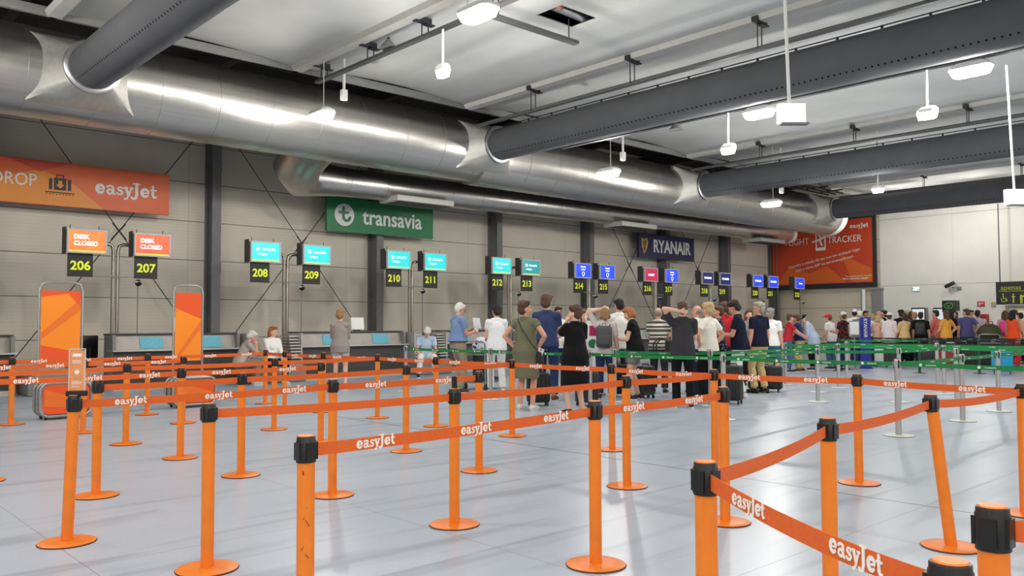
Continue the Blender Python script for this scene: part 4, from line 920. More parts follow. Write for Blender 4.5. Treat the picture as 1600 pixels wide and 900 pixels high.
def p_loft(rings, n=22):
    """rings (cx,cy,z,rx,ry,wave)"""
    V = []; F = []
    for cx, cy, z, rx, ry, wv in rings:
        for j in range(n):
            a = 2*PI*j/n; s = 1+wv*math.sin(5*a+1.3*cx+z*3); V.append((cx+rx*s*math.cos(a), cy+ry*s*math.sin(a), z))
    k = len(rings)
    for i in range(k-1):
        for j in range(n): F.append((i*n+j, i*n+(j+1) % n, (i+1)*n+(j+1) % n, (i+1)*n+j))
    F += [tuple(reversed(range(n))), tuple(range((k-1)*n, k*n))]
    return V, F
LATER = []
def later(name, prims, m, parent, vox, smooth=3, rough=0.):
    """one continuous surface grown over overlapping solids"""
    V = []; F = []
    for v, f in prims: o = len(V); V += v; F += [tuple(i+o for i in q) for q in f]
    me = bpy.data.meshes.new(name); me.from_pydata(V, [], F); me.materials.append(m)
    bm = bmesh.new(); bm.from_mesh(me); bmesh.ops.recalc_face_normals(bm, faces=bm.faces[:]); bm.to_mesh(me); bm.free()
    o = link(name, me, parent)
    r = o.modifiers.new('grow', 'REMESH'); r.mode = 'VOXEL'; r.voxel_size = vox; r.use_smooth_shade = True
    s = o.modifiers.new('soft', 'SMOOTH'); s.factor = .5; s.iterations = smooth
    LATER.append((o, rough)); return o
UPW = Vector((0, 0, 1))
def ik(S, T, l1, l2, hint):
    S, T = Vector(S), Vector(T); d = T-S; D = d.length; mx_ = (l1+l2)*.995
    if D > mx_: T = S+d*(mx_/D); d = T-S; D = mx_
    u = d/D; a = (l1*l1-l2*l2+D*D)/(2*D); h = math.sqrt(max(0, l1*l1-a*a)); hv = Vector(hint); hv = hv-u*hv.dot(u)
    hv = hv.normalized() if hv.length > 1e-5 else Vector((0, 1, 0)); return S+u*a+hv*h, T
ARM = {'down': ((.255, .03, .83), (.3, -1, 0)), 'hip': ((.20, .03, 1.0), (1, -.45, -.1)), 'phone': ((.05, .31, 1.17), (.5, -.5, -1)), 'low': ((.10, .27, 1.0), (.6, -.6, -.6)), 'head': ((.06, -.02, 1.73), (1, .25, .1)),
       'nape': ((.06, -.15, 1.60), (1, .0, .15)), 'mouth': ((.05, .17, 1.50), (.5, .1, -1)), 'lap': ((.07, .33, .98), (.8, -.5, -.3)), 'reach': ((.12, .50, 1.12), (.3, -.2, -1)), 'strap': ((.14, .16, 1.33), (.6, -.3, -1)), 'behind': ((.10, -.17, 1.0), (1, -.5, 0)), 'knee': ((.10, .36, .95), (.9, -.2, -.1)), 'cross': ((-.10, .2, 1.12), (.6, -.1, -1))}
def person(lab, pos, face, h=1.7, fem=False, fat=0., lean=0., head=(0, 0), L='down', R='down', top=None, sleeve=.62, hem=.88, bot=None, bz=None, hair=('short', (60, 40, 30)), shoe=(40, 36, 34), skin='a', sit=None, feet=None, specs=0, vox=.0105, dress=None, belt=None, collar=None, group='people in the queues', loose=0., cap=None, extra=None):
    """pos: floor point; face: degrees turned to the picture's right from facing away"""
    pos = Vector((pos[0], pos[1], 0)); away = math.atan2(pos.y, pos.x); s = h/1.75
    t = thing('person', lab, 'person', pos, away-PI/2-math.radians(face), group); t.scale = (s, s, s)
    sk = SKINS[skin]; drop = .42 if sit else 0.; ln = math.radians(lean); wv = .185 if not fem else .165; hw = .095
    def TU(p):
        p = Vector(p); k = min(1, max(0, (p.z-.86)/.22)); a = -ln*k; y, z = p.y, p.z-.95
        return Vector((p.x, y*math.cos(a)-z*math.sin(a), .95+y*math.sin(a)+z*math.cos(a)-drop))
    hy, hp = math.radians(head[0]), math.radians(head[1]); RH = Matrix.Rotation(hy, 3, 'Z') @ Matrix.Rotation(-hp, 3, 'X') if True else None
    NP = Vector((0, .0, 1.52))
    def TH(p): return TU(NP+RH @ (Vector(p)-NP))
    def tr(pr, T): return [tuple(T(v)) for v in pr[0]], pr[1]
    # joints
    sh = {k: TU((k*wv, -.01, 1.42)) for k in (-1, 1)}; el = {}; wr = {}
    for k, a in ((-1, L), (1, R)):
        tg, hint = ARM[a] if isinstance(a, str) else a
        T = TU((k*tg[0], tg[1], tg[2])) ; el[k], wr[k] = ik(sh[k], T, .295, .26, (k*hint[0], hint[1], hint[2]))
    hip = {k: Vector((k*hw, 0, .93-drop)) for k in (-1, 1)}; kn = {}; an = {}
    if feet is None: feet = ((.11, .42), (.11, .40)) if sit else ((.11, .02), (.12, -.03))
    for k, (fx, fy) in ((-1, feet[0]), (1, feet[1])): kn[k], an[k] = ik(hip[k], (k*fx, fy, .085), .435, .43, (k*(.15 if sit else .05), 1, .25 if sit else 0))
    # body
    fx = 1+fat
    def torso(i=0., low=True):
        q = [p_ell((0, 0, .95), (.155+i+.05*fat, .112+i+.04*fat, .12+i)), p_ell((0, .012+.04*fat, 1.09), ((.135+i)*fx, (.10+i)*(1+1.5*fat), .15+i)), p_ell((0, -.005, 1.28), ((.158 if not fem else .146)+i+.03*fat, .112+i+.03*fat, .18+i)), p_cap((-wv*.8, -.01, 1.405), (wv*.8, -.01, 1.405), .058+i, .058+i)]
        if low: q += [p_ell((k*.078, -.05, .92), (.085+i, .085+i, .095+i)) for k in (-1, 1)]
        else: q = q[1:]
        q += [p_cap((0, -.01, 1.47), (k*wv*.75, -.012, 1.42), .055+i*.6, .045+i) for k in (-1, 1)]
        if fem: q += [p_ell((k*.07, .085, 1.27), (.062+i*.5, .058+i*.5, .062+i*.5)) for k in (-1, 1)]
        return [tr(x, TU) for x in q]
    def leg(i=0., f0=0, f1=2.0, flare=0., thin=1.):
        q = []
        for k in (-1, 1):
            a, b, c = hip[k], kn[k], an[k]; m = b.lerp(c, .3)+Vector((0, -.012, 0))
            if f1 >= 1:
                q.append(p_cap(a, b, .086*thin+i+.02*fat, .056*thin+i)); e = b.lerp(c, min(1, f1-1)); rr = .057*thin+(.040-.057*thin)*min(1, f1-1)
                q.append(p_cap(b, e, .054*thin+i, rr+i+flare, f1=f1 < 2.5)); 
                if f1 > 1.3: q.append(p_cap(b, m, .052*thin+i, .056*thin+i))
            else: e = a.lerp(b, f1); q.append(p_cap(a, e, .086+i+.02*fat, .086-.03*f1+i+flare, f1=True))
        return q
    B = torso()+leg(0, f1=3)+[tr(p_cap((0, -.015, 1.44), (0, .008, 1.56), .056, .050), TU)]
    fing = .0098
    for k in (-1, 1):
        S, E, Wp = sh[k], el[k], wr[k]; B += [p_ell(S, (.056, .056, .056)), p_cap(S, E, .050+.012*fat, .039+.006*fat), p_cap(E, E.lerp(Wp, .35), .039, .041), p_cap(E.lerp(Wp, .3), Wp, .041, .027)]
        d = (Wp-E).normalized(); inn = Vector((-k, .35, -.1)); inn = inn-d*inn.dot(d); inn.normalize(); sd_ = d.cross(inn).normalized()
        B.append(p_cap(Wp-d*.01, Wp+d*.03, .026, .03))
        for q in (-.026, -.009, .009, .026):
            kx = Wp+d*.085+sd_*q; B.append(p_cap(Wp+d*.02+sd_*q*.7, kx, .017, .0135)); ln_ = .042 if abs(q) < .02 else .035
            m1 = kx+(d*.88+inn*.45)*ln_; B += [p_cap(kx, m1, fing+.0012, fing+.0004), p_cap(m1, m1+(d*.35+inn*.9)*ln_*.85, fing+.0004, fing-.0006)]
        th = sd_ if sd_.dot(Vector((0, 1, .3))) > 0 else -sd_
        t1 = Wp+d*.03+th*.03; t2 = t1+(d*.7+th*.6+inn*.35)*.045; B += [p_cap(Wp+d*.012+th*.012, t1, .017, .014), p_cap(t1, t2, .0135, .011), p_cap(t2, t2+(d*.85+inn*.4)*.03, .011, .0095)]
    for k in (-1, 1):
        f = Vector((k*.02, .13, -.045)); B += [p_cap(an[k], an[k]+Vector((0, -.03, -.04)), .04, .038), p_cap(an[k]+Vector((0, -.02, -.05)), an[k]+f, .036, .030)]
    HD = [p_ell((0, -.012, 1.665), (.072, .092, .088), 18, 12), p_ell((0, .018, 1.605), (.060, .074, .078), 18, 12), p_ell((0, .05, 1.553), (.033, .034, .026)), p_cap((0, .088, 1.635), (0, .106, 1.603), .010, .015), p_ell((0, .082, 1.568), (.024, .015, .011)), p_cap((-.036, .076, 1.657), (.036, .076, 1.657), .012, .012)]
    HD += [p_ell((k*.073, -.006, 1.618), (.012, .022, .032)) for k in (-1, 1)]+[p_ell((k*.036, .062, 1.605), (.022, .022, .02)) for k in (-1, 1)]
    B += [tr(x, TH) for x in HD]
    later('body', B, sk, t, vox, 2)
    # eyes and brows
    hc = hair[1]
    for k in (-1, 1):
        v, f = p_ell((k*.030, .0745, 1.634), (.0125, .009, .007), 10, 6); G().add([TH(q) for q in v], f, True).build('eye', mat('eye_white', (228, 224, 218), .3), t)
        v, f = p_ell((k*.030, .0815, 1.634), (.0058, .003, .006), 8, 6); G().add([TH(q) for q in v], f, True).build('iris', mat('iris_dark', (40, 28, 22), .3), t)
    hm = mat('hair_%d_%d_%d' % tuple(hc), hc, .6, var=.25, vs=60, bump=.9, bs=110)
    if hair[0] != 'none':
        st = hair[0]; Hq = []
        bald = st == 'bald'
        if not bald: Hq += [p_ell((0, -.02, 1.690), (.080, .094, .078), 18, 12), p_ell((0, -.045, 1.640), (.081, .070, .095), 18, 12), p_cap((-.05, .052, 1.722), (.05, .052, 1.722), .026, .026)]
        else: Hq += [p_ell((0, -.034, 1.632), (.0785, .076, .052), 18, 12), p_ell((0, -.055, 1.65), (.07, .055, .06), 18, 12)]
        if st in ('bob', 'long', 'bun'):
            z = {'bob': 1.57, 'long': 1.50, 'bun': 1.60}[st]
            Hq += [p_cap((k*.074, -.02, 1.68), (k*.078, -.025, z), .030, .034) for k in (-1, 1)]+[p_cap((0, -.07, 1.66), (0, -.075, z-.01), .06, .058), p_ell((0, -.05, z+.02), (.085, .06, .06))]
        if st == 'bun': Hq.append(p_ell((0, -.12, 1.72), (.045, .045, .045)))
        if st == 'full': Hq += [p_ell((0, -.03, 1.70), (.094, .104, .085), 18, 12), p_ell((0, -.06, 1.63), (.092, .07, .09), 18, 12), p_ell((.04, .04, 1.74), (.05, .04, .03)), p_ell((-.04, .03, 1.74), (.05, .04, .03))]
        later('hair', [tr(x, TH) for x in Hq], hm, t, .009, 2, .008 if st in ('full', 'bob', 'long', 'short') else .004)
        g = G()
        for k in (-1, 1):
            v, f = p_cap((k*.016, .089, 1.654), (k*.046, .080, 1.656), .0045, .0035, n=6); g.add([TH(q) for q in v], f, True)
        g.build('eyebrows', hm, t)
    if cap:
        q = [p_ell((0, -.012, 1.70), (.086, .104, .075), 18, 12)]+([p_loft([(0, 0, 1.685, .15, .165, 0), (0, 0, 1.70, .14, .155, 0)])] if cap[0] == 'hat' else [p_loft([(0, .13, 1.70, .075, .085, 0), (0, .12, 1.712, .07, .085, 0)])])
        later('cap' if cap[0] != 'hat' else 'sun_hat', [tr(x, TH) for x in q], cloth('cap_%d_%d_%d' % tuple(cap[1]), cap[1]), t, .009, 2)
    # clothes
    if dress:
        m, dz = dress; q = torso(.014)
        q += [tr(p_loft([(0, -.005, dz, .205+.06*fat+loose, .165+.06*fat+loose, .03), (0, 0, .80, .20+.05*fat+loose, .158+.06*fat+loose, .03), (0, -.012, .95, .206+.05*fat+loose*.7, .162+.06*fat+loose*.7, .012), (0, 0, 1.12, .162+.08*fat+loose*.5, .124+.07*fat+loose*.5, 0), (0, 0, 1.3, .168+.03*fat, .128, 0)]), TU)]
    elif top:
        m = top; q = torso(.015+loose*.25, False)
        q += [tr(p_loft([(0, -.012, hem, .208+.06*fat+loose, .164+.07*fat+loose, .02), (0, -.006, max(1.0, hem+.04), .198+.07*fat+loose, .152+.09*fat+loose, .01), (0, 0, 1.15, .165+.08*fat+loose*.7, .127+.09*fat+loose*.7, 0), (0, 0, 1.32, .170+.03*fat, .128, 0)]), TU)]
    if dress or top:
        for k in (-1, 1):
            S, E, Wp = sh[k], el[k], wr[k]
            if sleeve <= 0: continue
            q.append(p_ell(S, (.066, .066, .066)))
            if sleeve <= 1: q.append(p_cap(S, S.lerp(E, sleeve), .066+.012*fat, .060+.012*fat+loose*.4, f1=True))
            else: q += [p_cap(S, E, .064+.01*fat, .054), p_cap(E, E.lerp(Wp, sleeve-1), .054, .042, f1=True)]
        o = later('dress' if dress else 'shirt', q, m, t, vox*1.15, 3)
    if collar:
        v, f = p_loft([(0, -.012, 1.455, .075, .072, 0), (0, -.008, 1.505, .064, .066, 0)]); G().add([TU(q) for q in v], f[:-2], True).build('collar', collar, t)
    if bot:
        kind, m = bot
        if kind == 'trousers':
            q = [tr(p_loft([(0, 0, .86, .185+.05*fat, .14+.05*fat, 0), (0, 0, 1.02, .168+.07*fat, .128+.07*fat, 0)]), lambda p: Vector(p)-Vector((0, 0, drop)))]+leg(.018, f1=bz or 1.93, flare=.014)
            q += [tuple(map(list, ([(v[0], v[1], v[2]-drop) for v in pe[0]], pe[1]))) for pe in [p_ell((k*.078, -.05, .92), (.094, .094, .10)) for k in (-1, 1)]]
        elif kind == 'shorts':
            q = [tr(p_loft([(0, 0, .84, .19+.05*fat, .145+.05*fat, 0), (0, 0, 1.02, .168+.07*fat, .128+.07*fat, 0)]), lambda p: Vector(p)-Vector((0, 0, drop)))]+leg(.024, f1=bz or .62, flare=.014)
            q += [tuple(map(list, ([(v[0], v[1], v[2]-drop) for v in pe[0]], pe[1]))) for pe in [p_ell((k*.078, -.05, .92), (.094, .094, .10)) for k in (-1, 1)]]
        later(kind, q, m, t, vox*1.15, 3)
    if belt:
        v, f = p_loft([(0, 0, .985, .186+.075*fat, .146+.075*fat, 0), (0, 0, 1.02, .184+.075*fat, .144+.075*fat, 0)]); G().add([Vector(q)-Vector((0, 0, drop)) for q in v], f[:-2], True).build('belt', belt, t)
    sm = mat('shoe_%d_%d_%d' % tuple(shoe), shoe, .6); so = mat('shoe_sole', (222, 218, 210), .6) if sum(shoe) > 90 else BLACK
    for k in (-1, 1):
        a = an[k]; z0 = a.z-.085; c = Vector((a.x, a.y, z0)); dx = .03*k
        q = [p_cap(c+Vector((0, -.045, .05)), c+Vector((dx*.6, .06, .05)), .044, .043), p_cap(c+Vector((dx*.5, .04, .042)), c+Vector((dx, .155, .036)), .043, .034), p_cap(c+Vector((0, -.02, .06)), c+Vector((0, -.015, .095)), .046, .044, f1=True)]
        q = [([(v[0], v[1], max(v[2], z0+.012)) for v in vv], ff) for vv, ff in q]; sh_ = later('shoe', q, sm, t, .0105, 2)
        g = G(); pl = [(c.x+dx*.5+.043*math.cos(2*PI*i/20)*(1 if math.sin(2*PI*i/20) > -.3 else .85)+dx*.3*math.sin(2*PI*i/20), c.y+.05+.142*math.sin(2*PI*i/20)) for i in range(20)]
        g.prism(pl, (0, 0, z0), PX, PY, (0, 0, .02)); g.build('sole', so, sh_)
    if specs:
        g = G()
        def ring(cx, zz, yy): return [TH((cx+.024*math.cos(2*PI*i/14), yy, zz+.017*math.sin(2*PI*i/14))) for i in range(14)]
        zz, yy = (1.632, .108) if specs == 1 else (1.742, .07)
        for k in (-1, 1):
            g.tube(ring(k*.031, zz, yy), .0028, 6, closed=True); g.tube([TH((k*.055, yy, zz)), TH((k*.085, .0, zz-.002)), TH((k*.082, -.03, zz-.02))], .0028, 6)
        g.tube([TH((-.008, yy, zz)), TH((.008, yy, zz))], .0028, 6); g.build('glasses', BLACK, t)
        if specs == 2:
            for k in (-1, 1): v = [TH((k*.031+.023*math.cos(2*PI*i/14), yy, zz+.016*math.sin(2*PI*i/14))) for i in range(14)]; G().add(v, [tuple(range(14))]).build('lens', BLACK, t)
    t['_j'] = 0; del t['_j']
    return t, dict(sh=sh, el=el, wr=wr, TU=TU, TH=TH, s=s, t=t)
def held(name, lab, cat, j, p, rot, make, m):
    """a thing held or worn: placed at a point in a person's own frame but kept top-level"""
    t0 = j['t']; M = Matrix.Translation(t0.location) @ Matrix.Rotation(t0.rotation_euler.z, 4, 'Z') @ Matrix.Diagonal((j['s'],)*3+(1,)) @ Matrix.Translation(p) @ rot.to_4x4()
    t = thing(name, lab, cat, M.translation); t.rotation_euler = M.to_euler(); t.scale = (j['s'],)*3
    make(t, m); return t
def mk_pack(t, m):
    G().box((0, -.09, .0), (.30, .17, .42), bev=.06).build('pack_body', m, t); G().box((0, -.19, -.06), (.22, .06, .2), bev=.025).build('front_pocket', m, t)
    for k in (-1, 1): G().tube([(k*.09, -.01, .2), (k*.115, .10, .235), (k*.125, .20, .14), (k*.13, .20, -.02), (k*.13, .06, -.16), (k*.11, -.02, -.18)], .014, 8).build('strap', m, t)
    G().tube([(-.04, -.08, .2), (-.03, -.08, .25), (.03, -.08, .25), (.04, -.08, .2)], .008, 6).build('top_loop', m, t)
def pack(j, lab, m): return held('backpack', lab, 'backpack', j, j['TU']((0, -.13, 1.20)), Matrix.Identity(3), mk_pack, m)
def phone(j, k, lab, m=BLACK, size=(.075, .011, .15), tilt=-.7):
    return held('phone', lab, 'phone', j, j['wr'][k]+Vector((-k*.02, .085, .045)), Matrix.Rotation(tilt, 3, 'X'), lambda t, mm: (G().box((0, 0, 0), size, bev=.004).build('case', mm, t), G().box((0, -size[1]/2-.001, 0), (size[0]*.88, .002, size[2]*.88)).build('screen', mat('phone_screen', (30, 34, 44), .2), t)), m)
def paper(j, k, lab, size=(.15, .004, .22), off=(0, .08, .1), tilt=-.15):
    return held('paper_sheet', lab, 'paper', j, j['wr'][k]+Vector(off), Matrix.Rotation(tilt, 3, 'X'), lambda t, mm: G().box((0, 0, 0), size).build('sheet', mm, t), SHEET)
def crossbag(j, lab, m, side=1, z=.86):
    def mk(t, mm):
        G().box((side*.24, .02, z), (.08, .22, .2), bev=.03).build('pouch', mm, t)
        G().tube([(side*.24, .08, z+.1), (side*.17, .15, 1.1), (0, .14, 1.3), (-side*.11, .06, 1.475), (-side*.12, -.05, 1.475), (-side*.02, -.15, 1.32), (side*.15, -.165, 1.08), (side*.24, -.06, z+.1)], .008, 6).build('strap', mm, t)
    return held('shoulder_bag', lab, 'bag', j, Vector((0, 0, 0)), Matrix.Identity(3), mk, m)
KHAKI = cloth('khaki_cotton', (190, 166, 120)); KHAKI2 = cloth('stone_cotton', (150, 138, 118)); DENIM = cloth('denim_blue', (44, 58, 96)); DENIM2 = cloth('denim_mid', (70, 96, 130)); CWHITE = cloth('white_cotton', (236, 234, 230)); CBLACK = cloth('black_cotton', (20, 20, 22)); CNAVY = cloth('navy_cotton', (24, 28, 48))
CDGREY = cloth('dark_grey_cotton', (58, 56, 60)); COLIVE = cloth('olive_cotton', (112, 112, 88)); CBLUE = cloth('blue_shirt_cotton', (118, 142, 182)); CTAUPE = cloth('taupe_linen', (150, 140, 134)); CLBLUE = cloth('pale_blue_cotton', (186, 202, 226)); CGREY = cloth('grey_cotton', (128, 126, 124)); CRED = cloth('red_cotton', (190, 44, 52)); CINK = cloth('ink_blue_cotton', (52, 62, 100))
CCREAM = cloth('cream_blouse', (238, 232, 220)); FLOR = pattern_cloth('floral_blouse', (206, 198, 194), (128, 116, 120), 'dot', 1.8); SPOT = pattern_cloth('white_printed_cotton', (238, 238, 238), (184, 184, 188), 'dot', 1.7); STRP = pattern_cloth('striped_polo', (222, 216, 204), (60, 58, 60), 'stripe', 1., (120, 112, 104)); DOTN = pattern_cloth('navy_dotted', (24, 26, 40), (150, 150, 170), 'dot', .7)
PACKB = mat('backpack_black', (28, 27, 28), .6, bump=.2, bs=50); PACKG = mat('backpack_grey', (74, 74, 74), .6, bump=.2, bs=50)
HW, HG, HB, HD_, HBL, HGI, HAU = (232, 228, 222), (150, 146, 140), (92, 64, 44), (38, 28, 26), (206, 178, 128), (178, 112, 62), (164, 124, 80)
A = person; fl = lambda x, y: onz(x, y)
def bk(x, y, d):                                                # a floor point pushed d metres farther along the same sight line
    p = onz(x, y); n = np.array([p[0], p[1], 0]); n /= np.linalg.norm(n); return p+n*d
# --- at the desks
A('seated man with white hair holding a hand to his mouth', onY(373, 600, 18.35), 72, 1.70, lean=24, head=(0, 12), R='mouth', L='lap', top=cloth('beige_shirt', (176, 166, 156)), bot=('trousers', CGREY), hair=('full', HW), sit=1, shoe=(200, 196, 188), skin='b', collar=cloth('beige_collar', (182, 172, 162)))
A('seated woman in a white shirt with sunglasses on her hair', onY(425, 600, 18.45), 150, 1.76, True, head=(25, 8), R='cross', L='lap', top=CWHITE, sleeve=1.5, bot=('trousers', CBLACK), hair=('bob', HGI), sit=1, specs=2, feet=((.0, .55), (.2, .42)), shoe=(216, 212, 206), collar=CWHITE)
A('woman in a long taupe tunic standing at the counter, seen from behind', bk(531, 607, .15), 8, 1.70, True, .1, head=(-8, 14), R='phone', L='phone', dress=(CTAUPE, .80), sleeve=1.25, bot=('shorts', cloth('pale_shorts', (186, 180, 174))), bz=.55, hair=('full', HAU), shoe=(226, 224, 220), loose=.015, skin='a')
A('seated man in white trousers bending over his hands', onY(664, 600, 17.9), 172, 1.86, lean=28, head=(0, 30), L='knee', R='knee', top=CLBLUE, bot=('trousers', CWHITE), hair=('full', HW), sit=1, feet=((.2, .38), (.2, .36)), shoe=(40, 36, 40), skin='b', collar=CLBLUE)
# --- the first line of the green queue
o, j = A('white-haired man in a blue shirt reading a white paper', bk(716, 620, .95), 62, 1.82, False, .28, head=(0, 20), L='phone', R='phone', top=CBLUE, hem=1.0, bot=('trousers', KHAKI2), hair=('short', HW), shoe=(60, 48, 40), specs=1, belt=BLACK, collar=CBLUE, skin='b')
paper(j, 1, 'white sheet of paper held up by the man in the blue shirt', (.16, .004, .26), (-.02, .09, .14))
A('woman in white trousers and printed white top with short dark hair', bk(776, 620, .75), -12, 1.76, True, .08, head=(12, 6), L='low', R='low', top=SPOT, sleeve=.5, hem=.86, bot=('trousers', cloth('white_trousers', (226, 224, 222))), hair=('full', HD_), shoe=(200, 190, 180))
o, j = A('woman in an olive dress with hands on hips looking sideways', fl(822, 641), 20, 1.75, True, .12, head=(-62, -3), L='hip', R='hip', dress=(COLIVE, .52), sleeve=.35, hair=('full', HB), specs=2, shoe=(226, 222, 214), skin='b', loose=.01)
crossbag(j, 'small dark bag with a thin strap across the olive dress', PACKB, 1, .84)
held('phone', 'white phone held at her hip by the woman in the olive dress', 'phone', j, j['wr'][1]+Vector((.05, -.05, -.07)), Matrix.Rotation(.4, 3, 'Y'), lambda t, m: (G().box((0, 0, 0), (.1, .012, .15), bev=.004).build('case', m, t), G().box((0, -.008, .05), (.03, .004, .03), bev=.001).build('camera_bump', GREYM, t)), WHITE)
A('tall man in a navy shirt and jeans with curly hair, seen from behind', bk(855, 628, .25), 10, 1.90, False, .06, head=(-8, 4), R='low', L='down', top=CINK, hem=.9, bot=('trousers', DENIM), hair=('full', HB), shoe=(110, 60, 40), collar=CINK)
A('man in a white tee facing the camera behind the navy shirt', bk(873, 618, 1.5), 165, 1.74, top=CWHITE, R='phone', L='low', bot=('trousers', DENIM), hair=('short', HD_), skin='c', specs=1)
A('person in a long black dress with a hand at the mouth', fl(899, 648), -32, 1.66, True, .2, head=(38, 2), L='mouth', R='low', dress=(CBLACK, .46), sleeve=.7, hair=('full', HB), shoe=(30, 28, 28), skin='a', loose=.03)
o, j = A('young person in black with auburn fringe facing the camera behind the black dress', bk(914, 620, .9), 170, 1.66, True, head=(0, 8), top=CBLACK, bot=('trousers', CBLACK), hair=('full', (120, 80, 56)), R='low', L='low')
o, j = A('woman with a grey backpack, one hand on her head', bk(946, 626, .3), 4, 1.68, True, .05, head=(10, 4), L='head', R='down', top=FLOR, sleeve=.8, hem=.86, bot=('trousers', DENIM), hair=('bob', HAU), shoe=(60, 50, 46))
pack(j, 'soft grey backpack worn over the floral blouse', PACKG)
A('tall man in a white tee with black hair, seen from behind', bk(969, 622, .6), -14, 1.86, False, .06, head=(14, 8), L='low', R='low', top=CWHITE, hem=.84, bot=('trousers', CDGREY), hair=('short', (24, 22, 24)), shoe=(50, 48, 48), skin='b')
o, j = A('woman with ginger hair in a black blouse and grey shorts', bk(993, 628, .5), -78, 1.70, True, .15, lean=6, head=(0, 24), L='phone', R='phone', top=CBLACK, sleeve=.45, hem=.88, bot=('shorts', CGREY), bz=.6, hair=('bob', HGI), shoe=(40, 36, 40))
phone(j, -1, 'phone in the hands of the ginger-haired woman')
held('backpack', 'black backpack sitting on a suitcase behind the ginger-haired woman', 'backpack', dict(t=o, s=1.0), Vector((.25, -.52, .88)), Matrix.Rotation(.4, 3, 'Z'), mk_pack, PACKB)
A('man in a striped polo shirt with his head bald', bk(1030, 622, 1.1), 6, 1.70, False, .12, top=STRP, hem=.9, bot=('trousers', CDGREY), hair=('bald', HG), skin='b', R='low', L='low', collar=STRP)
A('man in a dark grey tee with one arm raised behind his neck', bk(1068, 634, -.3), -6, 1.74, False, .1, head=(6, 0), L='nape', R='low', top=CDGREY, hem=.86, bot=('trousers', CBLACK), hair=('short', HB), shoe=(44, 44, 46), sleeve=.7)
A('bald man in a white shirt beyond the dark grey tee', bk(1090, 622, 1.2), -70, 1.74, False, .1, top=CWHITE, bot=('trousers', DENIM), hair=('bald', HG), skin='b', R='low', L='low', collar=CWHITE)
A('blonde woman in a cream blouse with hand on hip', bk(1108, 630, .35), -50, 1.74, True, .08, head=(10, 4), L='hip', R='hip', top=CCREAM, hem=.9, bot=('trousers', CBLACK), hair=('full', HBL), shoe=(40, 36, 36), skin='b')
A('person in a dotted navy top between the cream blouse and the red shirt', bk(1124, 624, .9), -95, 1.72, True, top=DOTN, bot=('trousers', CBLACK), hair=('short', HB), skin='b', R='phone', L='phone')
A('man in a red polo behind the man looking at his phone', bk(1133, 622, 1.6), -40, 1.82, False, .05, top=CRED, bot=('trousers', CDGREY), hair=('short', HB), skin='c', collar=CRED)
o, j = A('man in a black polo and white trousers looking down at his phone', fl(1157, 624), -84, 1.80, False, .16, lean=4, head=(0, 24), L='phone', R='phone', top=CNAVY, hem=.88, bot=('trousers', CWHITE), hair=('full', (44, 30, 28)), shoe=(232, 230, 226), skin='b', specs=1, collar=CNAVY)
phone(j, -1, 'phone in the hands of the man in black polo and white trousers')
A('grey-haired man in a navy polo and khaki trousers with glasses', fl(1187, 614), -48, 1.79, False, .12, head=(52, 0), L='down', R='down', top=cloth('navy_polo_cotton', (26, 28, 50)), hem=.9, bot=('trousers', cloth('khaki_bright', (206, 184, 128))), hair=('full', (176, 168, 154)), shoe=(34, 26, 24), skin='b', specs=1, collar=CNAVY)
A('woman with dark hair standing behind the grey-haired man', bk(1172, 606, .6), 160, 1.68, True, top=CGREY, bot=('trousers', CBLACK), hair=('long', HB), skin='b')
A('person with grey hair in a white tee and denim shorts', bk(1206, 604, .5), 14, 1.70, False, .1, top=CWHITE, bot=('shorts', DENIM2), bz=.8, hair=('full', HG), shoe=(150, 80, 60), skin='b', hem=.9)
# --- far desks and the long far queue
def far(px, top_y, D, lab, face, **k):
    p = onD(px, 505, D); hh = onD(px, top_y, D)[2]; hh = min(1.9, max(1.5, hh)); k.setdefault('vox', .0125)
    return A(lab, p, face, hh, **k)
o, j = far(1230, 491, 23.5, 'man in a red tee bending towards the man in navy', 75, lean=8, R='reach', L='reach', top=CRED, bot=('trousers', DENIM2), hair=('short', HB), skin='b', hem=.95)
far(1249, 492, 23.8, 'man in a navy tee reaching towards the red tee', -75, lean=8, R='reach', L='reach', top=cloth('blue_navy_tee', (40, 56, 104)), bot=('trousers', KHAKI), hair=('short', HB), skin='c', hem=.95)
far(1271, 490, 24.5, 'person in a loose pale blue shirt and dark cap bending forward', -80, lean=20, head=(0, 10), top=CLBLUE, sleeve=1.5, hem=.76, loose=.03, bot=('trousers', CBLACK), hair=('short', HG), cap=('cap', (40, 40, 46)), R='low', L='low')
far(1300, 491, 25., 'person in a white tee wearing a bright red cap', -60, lean=10, top=cloth('off_white_tee', (224, 220, 216)), bot=('trousers', DENIM2), hair=('short', HB), cap=('cap', (206, 40, 40)), skin='b', R='low', L='low')
far(1317, 488, 24.2, 'man in a dark patterned shirt and pale cap', -60, top=pattern_cloth('dark_patterned_shirt', (30, 28, 30), (170, 50, 50), 'dot', .5), bot=('trousers', DENIM), hair=('short', HB), cap=('cap', (206, 204, 198)), skin='c', R='phone', L='phone', fat=.1)
far(1336, 484, 28.2, 'person in a white shirt and white cap standing behind the notice board', 10, top=CWHITE, bot=('trousers', DENIM), hair=('short', HD_), cap=('cap', (230, 228, 224)), skin='b')
far(1344, 486, 27.2, 'broad man in a slate blue shirt by the blue banner stand', 5, fat=.25, top=cloth('slate_shirt', (104, 110, 138)), bot=('trousers', DENIM), hair=('bald', HW), skin='b', cap=('cap', (226, 222, 216)))
far(1353, 486, 30.5, 'dark-haired person beyond the blue banner stand', 150, top=CDGREY, bot=('trousers', CBLACK), hair=('short', HD_), skin='c')
far(1362, 491, 30., 'person in a white top just past the blue banner stand', -60, top=CWHITE, bot=('trousers', CBLACK), hair=('short', HBL), fem=True, skin='b')
